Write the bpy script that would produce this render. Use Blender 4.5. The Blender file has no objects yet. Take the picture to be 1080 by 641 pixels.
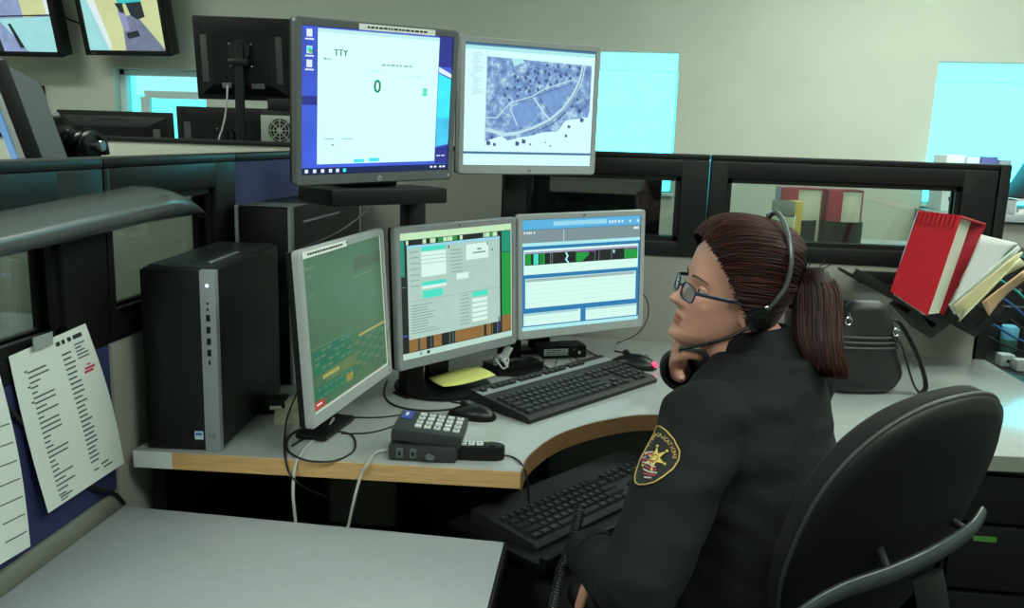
import bpy, bmesh, math, random
import numpy as np
from mathutils import Vector as V, Matrix as M
from mathutils.bvhtree import BVHTree
random.seed(7)
R = math.radians
sc = bpy.context.scene
COL = sc.collection

# ------------------------------------------------------------------ camera
F_PX, CXP, CYP, EYE = 902., 540., 320.5, 1.38
YAW, PIT, ROL = R(6.3), R(-11.0), R(1.85)
fw = V((-math.sin(YAW)*math.cos(PIT), math.cos(YAW)*math.cos(PIT), math.sin(PIT)))
r0 = V((math.cos(YAW), math.sin(YAW), 0)); u0 = r0.cross(fw)
rt = r0*math.cos(ROL)+u0*math.sin(ROL); up = u0*math.cos(ROL)-r0*math.sin(ROL)
cam = bpy.data.cameras.new('camera'); co = bpy.data.objects.new('camera', cam); COL.objects.link(co)
m = M.Identity(4)
for i in range(3):
    m[i][0], m[i][1], m[i][2] = rt[i], up[i], -fw[i]
m[2][3] = EYE
co.matrix_world = m
cam.sensor_width = 36.; cam.lens = 36.*F_PX/1080.; cam.clip_start = .05; cam.clip_end = 60
sc.camera = co
def ray(x, y): return fw + rt*((x-CXP)/F_PX) - up*((y-CYP)/F_PX)
def onz(x, y, z):
    d = ray(x, y); t = (z-EYE)/d.z; return V((d.x*t, d.y*t, z))
def ony(x, y, Y):
    d = ray(x, y); t = Y/d.y; return V((d.x*t, Y, EYE+d.z*t))
def atd(x, y, dd): return V((0, 0, EYE))+ray(x, y)*dd

# ------------------------------------------------------------------ materials
def s2l(c): return tuple(((v/255.)/12.92 if v/255. <= .04045 else ((v/255.+.055)/1.055)**2.4) for v in c)
MATS = {}
def mat(name, rgb, rough=.5, metal=0., emit=0., noise=0., nscale=20., bump=0., bscale=200., spec=.5, stretch=None, coat=0.):
    if name in MATS: return MATS[name]
    mt = bpy.data.materials.new(name); mt.use_nodes = True
    nt = mt.node_tree; b = nt.nodes['Principled BSDF']
    c = s2l(rgb)+(1,)
    b.inputs['Base Color'].default_value = c; b.inputs['Roughness'].default_value = rough
    b.inputs['Metallic'].default_value = metal; b.inputs['Specular IOR Level'].default_value = spec
    if coat: b.inputs['Coat Weight'].default_value = coat
    if emit:
        b.inputs['Emission Color'].default_value = c; b.inputs['Emission Strength'].default_value = emit
        b.inputs['Base Color'].default_value = (.01, .01, .01, 1)
    tc = nt.nodes.new('ShaderNodeTexCoord'); src = tc.outputs['Object']
    if stretch:
        mp = nt.nodes.new('ShaderNodeMapping'); mp.inputs['Scale'].default_value = stretch
        nt.links.new(src, mp.inputs['Vector']); src = mp.outputs['Vector']
    if noise:
        n = nt.nodes.new('ShaderNodeTexNoise'); n.inputs['Scale'].default_value = nscale; n.inputs['Detail'].default_value = 4
        nt.links.new(src, n.inputs['Vector'])
        rp = nt.nodes.new('ShaderNodeValToRGB')
        rp.color_ramp.elements[0].position = .3; rp.color_ramp.elements[1].position = .7
        rp.color_ramp.elements[0].color = tuple(v*(1-noise) for v in c[:3])+(1,)
        rp.color_ramp.elements[1].color = tuple(min(1, v*(1+noise)) for v in c[:3])+(1,)
        nt.links.new(n.outputs['Fac'], rp.inputs['Fac'])
        nt.links.new(rp.outputs['Color'], b.inputs['Emission Color' if emit else 'Base Color'])
    if bump:
        n2 = nt.nodes.new('ShaderNodeTexNoise'); n2.inputs['Scale'].default_value = bscale; n2.inputs['Detail'].default_value = 3
        nt.links.new(src, n2.inputs['Vector'])
        bp = nt.nodes.new('ShaderNodeBump'); bp.inputs['Strength'].default_value = bump; bp.inputs['Distance'].default_value = .002
        nt.links.new(n2.outputs['Fac'], bp.inputs['Height']); nt.links.new(bp.outputs['Normal'], b.inputs['Normal'])
    MATS[name] = mt
    return mt
def glass(name, tint=(.8, .86, .83), refl=.06, rough=.03):
    mt = bpy.data.materials.new(name); mt.use_nodes = True; nt = mt.node_tree
    nt.nodes.clear()
    o = nt.nodes.new('ShaderNodeOutputMaterial'); t = nt.nodes.new('ShaderNodeBsdfTransparent'); g = nt.nodes.new('ShaderNodeBsdfGlossy')
    t.inputs['Color'].default_value = tint+(1,); g.inputs['Roughness'].default_value = rough
    lw = nt.nodes.new('ShaderNodeLayerWeight'); lw.inputs['Blend'].default_value = .25
    ma = nt.nodes.new('ShaderNodeMath'); ma.operation = 'MULTIPLY_ADD'; ma.inputs[1].default_value = .5; ma.inputs[2].default_value = refl
    nt.links.new(lw.outputs['Fresnel'], ma.inputs[0])
    mx = nt.nodes.new('ShaderNodeMixShader')
    nt.links.new(ma.outputs[0], mx.inputs['Fac']); nt.links.new(t.outputs[0], mx.inputs[1]); nt.links.new(g.outputs[0], mx.inputs[2])
    nt.links.new(mx.outputs[0], o.inputs['Surface'])
    return mt

# ------------------------------------------------------------------ mesh builder
class B:
    def __init__(s): s.bm = bmesh.new(); s.mats = []
    def mi(s, m):
        if m not in s.mats: s.mats.append(m)
        return s.mats.index(m)
    def absorb(s, b2, m, X=None):
        k = s.mi(m)
        if X is not None: bmesh.ops.transform(b2, matrix=X, verts=b2.verts)
        vm = {}
        for v in b2.verts: vm[v] = s.bm.verts.new(v.co)
        for f in b2.faces:
            try:
                nf = s.bm.faces.new([vm[v] for v in f.verts]); nf.material_index = k
            except ValueError: pass
        b2.free(); return s
    def box(s, size, c, m, bev=0., X=None, seg=2):
        b = bmesh.new(); bmesh.ops.create_cube(b, size=1)
        bmesh.ops.scale(b, vec=size, verts=b.verts)
        if bev: bmesh.ops.bevel(b, geom=b.edges[:], offset=bev, segments=seg, profile=.6, affect='EDGES')
        bmesh.ops.translate(b, vec=c, verts=b.verts)
        return s.absorb(b, m, X)
    def cyl(s, r, h, c, m, axis='z', seg=24, r2=None, bev=0., X=None):
        b = bmesh.new(); bmesh.ops.create_cone(b, cap_ends=True, segments=seg, radius1=r, radius2=r if r2 is None else r2, depth=h)
        if bev:
            es = [e for e in b.edges if len(e.link_faces) == 2 and any(len(f.verts) > 4 for f in e.link_faces)]
            bmesh.ops.bevel(b, geom=es, offset=bev, segments=2, profile=.6, affect='EDGES')
        if axis == 'x': bmesh.ops.rotate(b, matrix=M.Rotation(math.pi/2, 3, 'Y'), verts=b.verts)
        if axis == 'y': bmesh.ops.rotate(b, matrix=M.Rotation(-math.pi/2, 3, 'X'), verts=b.verts)
        bmesh.ops.translate(b, vec=c, verts=b.verts)
        return s.absorb(b, m, X)
    def sph(s, r, c, m, scale=(1, 1, 1), seg=20, X=None, rot=None):
        b = bmesh.new(); bmesh.ops.create_uvsphere(b, u_segments=seg, v_segments=max(8, seg*2//3), radius=r)
        bmesh.ops.scale(b, vec=scale, verts=b.verts)
        if rot is not None: bmesh.ops.transform(b, matrix=rot.to_4x4(), verts=b.verts)
        bmesh.ops.translate(b, vec=c, verts=b.verts)
        return s.absorb(b, m, X)
    def cap(s, a, b_, ra, rb, m, seg=16):
        """tapered capsule from a to b"""
        a, b_ = V(a), V(b_); d = b_-a; L = d.length; q = V((0, 0, 1)).rotation_difference(d.normalized()) if L > 1e-6 else None
        prof = [(ra*math.cos(t), ra*math.sin(t)) for t in [R(x) for x in (-90, -70, -50, -30, -10)]]+[(rb*math.cos(t), L+rb*math.sin(t)) for t in [R(x) for x in (10, 30, 50, 70, 90)]]
        b = bmesh.new(); rings = []
        for (rr, z) in prof:
            if rr < 1e-5: rings.append([b.verts.new((0, 0, z))])
            else: rings.append([b.verts.new((rr*math.cos(2*math.pi*i/seg), rr*math.sin(2*math.pi*i/seg), z)) for i in range(seg)])
        for p, n in zip(rings, rings[1:]):
            for i in range(seg):
                j = (i+1) % seg
                if len(p) == 1: b.faces.new((p[0], n[j], n[i]))
                elif len(n) == 1: b.faces.new((p[i], p[j], n[0]))
                else: b.faces.new((p[i], p[j], n[j], n[i]))
        bmesh.ops.recalc_face_normals(b, faces=b.faces)
        if q: bmesh.ops.rotate(b, matrix=q.to_matrix(), verts=b.verts)
        bmesh.ops.translate(b, vec=a, verts=b.verts)
        return s.absorb(b, m)
    def tube(s, pts, r, m, seg=8, sm=4, rfun=None, flat=None, closed=False):
        pts = [V(p) for p in pts]
        if sm > 1 and len(pts) > 2:
            o = []; n = len(pts)
            for i in range(n-1 if not closed else n):
                p0 = pts[i-1] if (i > 0 or closed) else pts[0]; p1 = pts[i]; p2 = pts[(i+1) % n]; p3 = pts[(i+2) % n] if (i+2 < n or closed) else pts[-1]
                for k in range(sm):
                    t = k/sm
                    o.append(.5*((2*p1)+(p2-p0)*t+(2*p0-5*p1+4*p2-p3)*t*t+(3*p1-p0-3*p2+p3)*t**3))
            if not closed: o.append(pts[-1])
            pts = o
        b = bmesh.new(); rings = []; n = len(pts)
        prev = None
        for i, p in enumerate(pts):
            if closed: t = pts[(i+1) % n]-pts[i-1]
            else: t = (pts[min(i+1, n-1)]-pts[max(i-1, 0)])
            if t.length < 1e-9: t = V((0, 0, 1))
            t.normalize()
            if prev is None:
                a = t.cross(V((0, 0, 1)));
                if a.length < 1e-3: a = t.cross(V((1, 0, 0)))
            else: a = prev-t*prev.dot(t)
            a.normalize(); prev = a; c = t.cross(a)
            rr = r*(rfun(i/(n-1)) if rfun else 1)
            fa, fb = flat if flat else (1, 1)
            rings.append([b.verts.new(p+a*math.cos(2*math.pi*k/seg)*rr*fa+c*math.sin(2*math.pi*k/seg)*rr*fb) for k in range(seg)])
        rr_ = list(zip(rings, rings[1:]))+([(rings[-1], rings[0])] if closed else [])
        for p, q in rr_:
            for k in range(seg):
                j = (k+1) % seg; b.faces.new((p[k], p[j], q[j], q[k]))
        if not closed:
            b.faces.new(rings[0][::-1]); b.faces.new(rings[-1])
        bmesh.ops.recalc_face_normals(b, faces=b.faces)
        return s.absorb(b, m)
    def prism(s, pts, z0, z1, m, bev=0., X=None):
        b = bmesh.new(); lo = [b.verts.new((p[0], p[1], z0)) for p in pts]; hi = [b.verts.new((p[0], p[1], z1)) for p in pts]
        n = len(pts); b.faces.new(lo[::-1]); b.faces.new(hi)
        for i in range(n): b.faces.new((lo[i], lo[(i+1) % n], hi[(i+1) % n], hi[i]))
        bmesh.ops.recalc_face_normals(b, faces=b.faces)
        if bev:
            es = [e for e in b.edges if any(len(f.verts) == n for f in e.link_faces)]
            bmesh.ops.bevel(b, geom=es, offset=bev, segments=2, profile=.6, affect='EDGES')
        return s.absorb(b, m, X)
    def loft(s, rings, m, X=None, closed_ends=True, wrap=True):
        b = bmesh.new(); rv = [[b.verts.new(p) for p in r] for r in rings]
        for p, q in zip(rv, rv[1:]):
            n = len(p)
            for k in range(n if wrap else n-1):
                j = (k+1) % n; b.faces.new((p[k], p[j], q[j], q[k]))
        if closed_ends: b.faces.new(rv[0][::-1]); b.faces.new(rv[-1])
        bmesh.ops.recalc_face_normals(b, faces=b.faces)
        return s.absorb(b, m, X)
    def poly(s, pts, m, X=None):
        b = bmesh.new(); b.faces.new([b.verts.new(p) for p in pts]); return s.absorb(b, m, X)
    def text(s, body, size, m, X, extrude=.0003, align='CENTER'):
        cu = bpy.data.curves.new('lettering', 'FONT'); cu.body = body; cu.size = size; cu.extrude = extrude; cu.align_x = align; cu.align_y = 'CENTER'; cu.resolution_u = 3
        ob = bpy.data.objects.new('lettering', cu); COL.objects.link(ob)
        bpy.context.view_layer.update()
        me = bpy.data.meshes.new_from_object(ob.evaluated_get(bpy.context.evaluated_depsgraph_get()))
        b = bmesh.new(); b.from_mesh(me); s.absorb(b, m, X)
        bpy.data.objects.remove(ob); bpy.data.curves.remove(cu); bpy.data.meshes.remove(me)
        return s
    def build(s, name, parent=None, loc=None, rot=None, X=None, smooth=35, **kw):
        me = bpy.data.meshes.new(name); s.bm.to_mesh(me); s.bm.free()
        for m_ in s.mats: me.materials.append(m_)
        if smooth:
            me.shade_smooth(); me.set_sharp_from_angle(angle=R(smooth))
        o = bpy.data.objects.new(name, me); COL.objects.link(o)
        if parent: o.parent = parent
        if X is not None: o.matrix_local = X
        if loc is not None: o.location = loc
        if rot is not None: o.rotation_euler = rot
        for k, v in kw.items(): o[k] = v
        return o
def tag(o, label, cat, group=None, kind=None):
    o['label'] = label; o['category'] = cat
    if group: o['group'] = group
    if kind: o['kind'] = kind
    return o
def empty(name, loc, rz=0., label=None, cat=None, group=None):
    o = bpy.data.objects.new(name, None); COL.objects.link(o); o.location = loc; o.rotation_euler = (0, 0, rz)
    o.empty_display_size = .05
    if label: tag(o, label, cat, group)
    return o
def struct(b, name, **kw):
    o = b.build(name, **kw); o['kind'] = 'structure'; return o
def XF(loc, rz=0., rx=0., ry=0.):
    return M.Translation(V(loc)) @ M.Rotation(rz, 4, 'Z') @ M.Rotation(ry, 4, 'Y') @ M.Rotation(rx, 4, 'X')

# palette
WALL = mat('wall paint', (200, 203, 190), .85, noise=.03, nscale=3, bump=.15, bscale=150)
FLOOR = mat('dark carpet', (46, 48, 52), .95, noise=.25, nscale=300, bump=.5, bscale=500)
CEIL = mat('ceiling tile', (215, 215, 205), .9, bump=.3, bscale=120)
BLACK = mat('black plastic', (12, 13, 14), .45, spec=.3, noise=.1, nscale=40, bump=.08, bscale=900)
BLACK2 = mat('satin black plastic', (10, 11, 12), .38, spec=.35)
BLKMET = mat('black painted steel', (14, 15, 15), .45, spec=.3, bump=.1, bscale=600)
FRAMEM = mat('dark bronze frame', (20, 20, 20), .42, spec=.35, noise=.08, nscale=10)
SILVER = mat('silver grey plastic', (132, 137, 140), .42, bump=.05, bscale=900)
DSILVER = mat('aged grey plastic', (92, 97, 99), .45, bump=.05, bscale=900)
LSILVER = mat('pale silver plastic', (160, 164, 165), .4, bump=.05, bscale=900)
GREYLAM = mat('grey laminate', (158, 162, 161), .14, noise=.035, nscale=60, bump=.03, bscale=300, spec=.9)
TABLELAM = mat('light grey laminate', (160, 165, 169), .42, noise=.03, nscale=50)
WOOD = mat('oak edge band', (196, 156, 104), .5, noise=.14, nscale=8, stretch=(2, 2, 30), bump=.1, bscale=80)
WOOD_SHADED = mat('shaded curved oak edge band', (112, 82, 52), .5, noise=.2, nscale=12, stretch=(2, 2, 30))  # same oak, darkened: shade on the curved edge is put into the colour
BLUEF = mat('blue panel fabric', (42, 48, 96), .95, noise=.15, nscale=400, bump=.6, bscale=900)
BLUEF2 = mat('faded blue panel fabric', (66, 74, 118), .95, noise=.12, nscale=400, bump=.5, bscale=900)
GREYF = mat('grey panel fabric', (150, 150, 143), .95, noise=.08, nscale=300, bump=.5, bscale=900)
CREAMF = mat('cream panel fabric', (176, 177, 165), .95, noise=.06, nscale=300, bump=.4, bscale=900)
TRIM = mat('grey trim', (130, 134, 124), .5)
GLASS = glass('panel glass')
GLASSD = glass('tinted panel glass', tint=(.74, .80, .78), refl=.07)
CHROME = mat('chrome', (200, 203, 205), .2, 1.)
PAPER = mat('white paper', (214, 222, 218), .85)
INK = mat('printed ink', (92, 98, 98), .8)
INKD = mat('dark printed ink', (40, 44, 44), .8)
INKR = mat('red pen ink', (196, 60, 84), .8)
RUBBER = mat('black rubber', (12, 12, 13), .6)
WHITEP = mat('white plastic', (205, 210, 208), .4)
MDEV = mat('charcoal device plastic', (38, 41, 42), .5, bump=.12, bscale=700)
KEYM = mat('black key caps', (15, 17, 18), .5, bump=.05, bscale=900)
LEGEND = mat('key legends', (150, 155, 155), .6)
CORD = mat('black cord', (22, 23, 24), .5)
CORDG = mat('pale grey cord', (170, 172, 168), .5)
STICK = mat('label sticker', (236, 240, 236), .7)

# ------------------------------------------------------------------ room
YB = 4.62
b = B(); b.box((8.4, 7.6, .1), (0, 1.4, -.05), FLOOR); struct(b, 'floor')
b = B(); b.box((8.4, 7.6, .1), (0, 1.4, 2.75), CEIL)
struct(b, 'ceiling')
WIN = [(-2.78, -2.24, 1.12, 1.69), (-.50, .315, 1.12, 1.835), (1.585, 3.05, 1.12, 1.82)]
b = B()
xs = [-4.1]+[v for w in WIN for v in w[:2]]+[4.1]
for i in range(0, len(xs), 2): b.box((xs[i+1]-xs[i], .16, 2.7), ((xs[i]+xs[i+1])/2, YB+.08, 1.35), WALL)
for (a, c, z0, z1) in WIN:
    b.box((c-a, .16, z0), ((a+c)/2, YB+.08, z0/2), WALL); b.box((c-a, .16, 2.7-z1), ((a+c)/2, YB+.08, (2.7+z1)/2), WALL)
struct(b, 'wall_back')
b = B(); b.box((.1, 7.0, 2.7), (-4.05, 1.2, 1.35), WALL); struct(b, 'wall_left')
b = B(); b.box((.1, 7.0, 2.7), (4.05, 1.2, 1.35), WALL); struct(b, 'wall_right')
b = B(); b.box((8.2, .1, 2.7), (0, -2.25, 1.35), WALL); struct(b, 'wall_front')
WFRAME = mat('white window frame', (205, 225, 225), .5)
SHADE = mat('daylit roller shade', (76, 232, 246), .8, emit=5.5, noise=.02, nscale=30)
SHADE2 = mat('daylit shade hem', (150, 232, 236), .8, emit=1.2)
SKYM = mat('daylight outside', (90, 232, 246), .8, emit=3.2)
for i, (a, c, z0, z1) in enumerate(WIN):
    w = empty('window_%d' % (i+1), ((a+c)/2, YB, z0)); w['kind'] = 'structure'
    W, Hh = c-a, z1-z0; t = .035
    b = B()
    for sx in (-1, 1): b.box((t, .06, Hh), (sx*(W/2-t/2), .09, Hh/2), WFRAME, .004)
    for z in (t/2, Hh-t/2): b.box((W, .06, t), (0, .09, z), WFRAME, .004)
    b.build('window_frame', w)
    b = B(); b.box((W-2*t, .006, Hh-2*t), (0, .1, Hh/2), GLASS); b.build('window_pane', w)
    b = B(); b.box((W+.02, .18, .02), (0, .07, -.01), WFRAME, .004); b.build('window_sill', w)
    b = B()
    if i == 0:   # partly raised shade: head box, daylight beside it
        b.box((W*.8, .01, Hh*.22), (W*.08, .07, Hh*.87), SHADE2)
        b.box((W-.01, .01, Hh-.01), (0, .15, Hh/2), SKYM); b.build('roller_shade', w)
        b = B(); b.box((.05, .03, Hh*.74), (-W*.22, .06, Hh*.37), WFRAME); b.box((W*.70, .03, .04), (W*.13, .061, Hh*.76), WFRAME); b.build('inner_sash', w)
    else:
        b.box((W-.01, .008, Hh-.10), (0, .05, (Hh-.10)/2+.004), SHADE)
        for k in range(11): b.box((W-.012, .002, .002), (0, .045, .05+k*.055), SHADE2)
        b.build('roller_shade', w)
        b = B(); b.box((W-.004, .05, .09), (0, .05, Hh-.047), SHADE2, .006); b.build('shade_cassette', w)
TROFF = mat('fluorescent diffuser', (240, 254, 238), .6, emit=21.0)
for (x, y) in ((1.5, 3.4), (1.9, 1.8), (-2.6, 2.4), (.9, .2), (-1.2, -.4)):
    t = empty('ceiling_light', (x, y, 2.7), 0, 'recessed fluorescent ceiling light with a white diffuser', 'ceiling light', 'ceiling lights above the desks')
    b = B(); 
    for sx in (-1, 1): b.box((.03, .62, .03), (sx*.595, 0, -.015), WHITEP); b.box((1.22, .03, .03), (0, sx*.295, -.015), WHITEP)
    b.build('frame', t)
    b = B(); b.box((1.16, .56, .012), (0, 0, -.012), TROFF); b.build('diffuser', t)

# ------------------------------------------------------------------ cubicle panels
def panel(name, x0, y0, x1, y1, spec, label, thick=.055, cap=FRAMEM, side=1):
    """spec: list of (z0, z1, kind, material, stile) stacked; local x along the run"""
    d = V((x1-x0, y1-y0, 0)); L = d.length; rz = math.atan2(d.y, d.x)
    t = empty('cubicle_panel', (x0, y0, 0), rz, label, 'partition')
    for (z0, z1, kind, mt, st) in spec:
        b = B()
        if kind == 'tile':
            b.box((L-.004, thick, z1-z0), (L/2, 0, (z0+z1)/2), mt, .006); b.build('fabric_tile', t)
        elif kind == 'glass':
            tp, bt = st[2], st[3]
            for (xa, xb) in ((0, st[0]), (L-st[1], L)): b.box((xb-xa, thick+.012, z1-z0), ((xa+xb)/2, 0, (z0+z1)/2), cap, .006)
            b.box((L-st[0]-st[1]+.01, thick+.011, tp), (L/2+(st[0]-st[1])/2, 0, z1-tp/2), cap, .006)
            b.box((L-st[0]-st[1]+.01, thick+.011, bt), (L/2+(st[0]-st[1])/2, 0, z0+bt/2), cap, .006)
            # stepped glazing bead
            g = .014
            xa, xb, za, zb = st[0], L-st[1], z0+bt, z1-tp
            for sy in (-1, 1):
                y = sy*(thick/2-.012)
                b.box((g, .012, zb-za), (xa+g/2, y, (za+zb)/2), cap); b.box((g, .012, zb-za), (xb-g/2, y, (za+zb)/2), cap)
                b.box((xb-xa, .012, g), ((xa+xb)/2, y, za+g/2), cap); b.box((xb-xa, .012, g), ((xa+xb)/2, y, zb-g/2), cap)
            b.build('glazing_frame', t)
            b = B(); b.box((xb-xa, .006, zb-za), ((xa+xb)/2, 0, (za+zb)/2), mt); b.build('glass_pane', t)
        elif kind == 'cap':
            b.box((L, thick+.016, z1-z0), (L/2, 0, (z0+z1)/2), mt, .005); b.build('top_cap', t)
        elif kind == 'rail':
            b.box((L, thick+.01, z1-z0), (L/2, 0, (z0+z1)/2), mt, .004); b.build('trim_rail', t)
    return t
XL, YP = -.975, 2.81
panel('p', XL, .45, XL, 1.512, [(0, .62, 'tile', BLUEF, 0), (.62, .665, 'rail', TRIM, 0), (.665, .965, 'tile', BLUEF, 0), (.965, 1.30, 'glass', GLASSD, (.05, .135, .06, .045)), (1.30, 1.318, 'cap', FRAMEM, 0)],
      'near left glazed partition with blue fabric below, papers taped to it')
panel('p', XL, 1.516, XL, 2.085, [(0, .965, 'tile', GREYF, 0), (.965, 1.30, 'glass', GLASSD, (.02, .11, .06, .045)), (1.30, 1.318, 'cap', FRAMEM, 0)],
      'left glazed partition with grey fabric below, beside the nearer computer tower')
panel('p', XL, 2.09, XL, YP, [(0, 1.30, 'tile', BLUEF2, 0), (1.30, 1.318, 'cap', FRAMEM, 0)],
      'solid faded blue partition behind the farther computer tower')
panel('p', XL+.03, YP, -.335, YP, [(0, 1.33, 'tile', GREYF, 0), (1.33, 1.347, 'cap', FRAMEM, 0)],
      'solid grey fabric partition behind the upper monitors')
panel('p', -.331, YP, .305, YP, [(0, 1.02, 'tile', GREYF, 0), (1.02, 1.33, 'glass', GLASSD, (.06, .085, .055, .05)), (1.33, 1.347, 'cap', FRAMEM, 0)],
      'glazed partition with grey fabric below, left of the woman\'s head')
panel('p', .31, YP, 1.168, YP, [(0, 1.02, 'tile', GREYF, 0), (1.02, 1.33, 'glass', GLASS, (.055, .10, .055, .05)), (1.33, 1.347, 'cap', FRAMEM, 0)],
      'glazed partition with wide clear window behind the red binder')
b = B(); b.box((.032, .075, 1.347), (0, 0, .6735), FRAMEM, .005)
tag(b.build('partition_end_post', loc=(1.186, YP, 0)), 'slim dark post closing the right end of the glazed partition', 'post')
panel('p', -3.0, YP+.6, -.93, YP+.6, [(0, 1.315, 'tile', CREAMF, 0), (1.315, 1.333, 'cap', FRAMEM, 0)],
      'cream partition with dark top edge in front of the far black monitors')
# curved grey metal hood along the near glass
HOOD = mat('brushed grey metal', (120, 126, 126), .26, .45, noise=.05, nscale=30, stretch=(40, 1, 40), bump=.05, bscale=300)
b = B(); rings = []
for k in range(60):
    t = k/59.; y = .55+t*1.33
    tt = max(0, (y-1.60)/.28)
    top = 1.238+.052*(min(y, 1.62)-1.14)-.080*tt**1.8; bot = 1.176+.03*(y-1.14)-.012*tt
    bot = min(bot, top-.006)
    dp = .075*(1-.75*tt**1.5)
    ring = []
    for a in range(17):
        an = R(90-a*180/16.)
        ring.append(V((XL+.036+dp*math.cos(an)**.8 if math.cos(an) > 0 else XL+.036, y, (top+bot)/2+(top-bot)/2*math.sin(an))))
    ring += [V((XL+.034, y, bot)), V((XL+.034, y, top))]
    rings.append(ring)
b.loft(rings, HOOD)
tag(b.build('task_light_hood', smooth=50), 'long curved grey metal light hood tapering along the left glass partition', 'light hood')

# ------------------------------------------------------------------ desks
def arc(pts, n=6):
    pts = [V((p[0], p[1], 0)) for p in pts]; o = []
    for i in range(len(pts)-1):
        p0 = pts[max(i-1, 0)]; p1 = pts[i]; p2 = pts[i+1]; p3 = pts[min(i+2, len(pts)-1)]
        for k in range(n):
            t = k/n; q = .5*((2*p1)+(p2-p0)*t+(2*p0-5*p1+4*p2-p3)*t*t+(3*p1-p0-3*p2+p3)*t**3); o.append((q.x, q.y))
    o.append((pts[-1].x, pts[-1].y)); return o
ZT = .74
curve = arc([(-.146, 1.58), (-.140, 1.66), (-.103, 1.774), (-.05, 1.86), (.019, 1.93), (.102, 1.984), (.22, 2.0), (.33, 1.96), (.43, 1.885), (.55, 1.845), (.72, 1.855)])
front = [(-.925, 1.535), (-.146, 1.574)]+curve+[(1.2, 1.885)]
t = empty('corner_desk', (0, 0, 0), 0, 'corner desk with light grey top and oak edge carrying the monitors', 'desk')
b = B(); b.prism([(-.925, 2.775)]+front+[(1.2, 2.775)], ZT-.035, ZT, GREYLAM, .0015); b.build('worktop', t)
def strip(pts, z0, z1, out, m):
    b = B()
    for (p, q) in zip(pts, pts[1:]):
        d = V((q[0]-p[0], q[1]-p[1], 0)).normalized(); n = V((d.y, -d.x, 0))*out
        P, Q = V((p[0], p[1], 0)), V((q[0], q[1], 0))
        b.loft([[P+V((0, 0, z0)), P+n+V((0, 0, z0)), P+n+V((0, 0, z1)), P+V((0, 0, z1))], [Q+V((0, 0, z0)), Q+n+V((0, 0, z0)), Q+n+V((0, 0, z1)), Q+V((0, 0, z1))]], m)
    return b
strip([(-.925, 1.535), (-.845, 1.539)], ZT-.035, ZT-.001, .003, WHITEP).build('end_cap', t)
strip([(-.845, 1.539), (-.146, 1.574)], ZT-.035, ZT-.001, .003, WOOD).build('straight_edge_band', t)
strip([(-.146, 1.574)]+curve, ZT-.04, ZT-.001, .003, WOOD_SHADED).build('curved_edge_band', t)
strip([(.72, 1.855), (1.2, 1.885)], ZT-.035, ZT-.001, .003, TRIM).build('right_edge_band', t)
for (x, y, sx, sy) in ((-.91, 2.1, .025, 1.0), (-.40, 2.6, .5, .02), (.70, 2.35, .025, .7)):
    b = B(); b.box((sx, sy, ZT-.036), (x, y, (ZT-.036)/2), BLKMET, .003); b.build('support_panel', t)
# near table
t = empty('side_table', (-.54, 1.0, 0), 0, 'low light grey table in the near left foreground', 'table')
b = B(); b.prism([(-.385, -.45), (.385, -.45), (.377, .472), (-.385, .49)], .612, .64, TABLELAM, .002); b.build('tabletop', t)
b = B(); b.box((.006, .92, .03), (.384, .01, .625), BLKMET, .001, X=M.Rotation(R(.4), 4, 'Z')); b.build('edge_band', t)
for sx in (-1, 1):
    for sy in (-1, 1):
        b = B(); b.box((.04, .04, .612), (sx*.34, sy*.40, .306), BLKMET, .003); b.build('leg', t)
# drawer unit
t = empty('drawer_cabinet', (1.0, 2.16, 0), 0, 'black drawer cabinet under the right end of the desk', 'cabinet')
CABM = mat('black cabinet enamel', (16, 17, 17), .35)
b = B(); b.box((.40, .46, .68), (0, 0, .345), CABM, .003); b.build('body', t)
GRN = mat('green label', (70, 130, 50), .6)
for k, (z0, z1) in enumerate(((.565, .675), (.40, .555), (.235, .39), (.03, .225))):
    d = B(); d.box((.385, .02, z1-z0), (0, -.24, (z0+z1)/2), CABM, .004); dr = d.build('drawer', t)
    h = B(); h.tube([(-.06+.03, -.25, (z0+z1)/2+.012), (-.055+.03, -.272, (z0+z1)/2+.008), (0+.03, -.28, (z0+z1)/2+.002), (.055+.03, -.272, (z0+z1)/2+.008), (.06+.03, -.25, (z0+z1)/2+.012)], .004, CHROME); h.build('handle', dr)
    if k == 1:
        h = B(); h.box((.05, .002, .012), (-.12, -.251, z1-.03), GRN); h.build('label_strip', dr)
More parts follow.
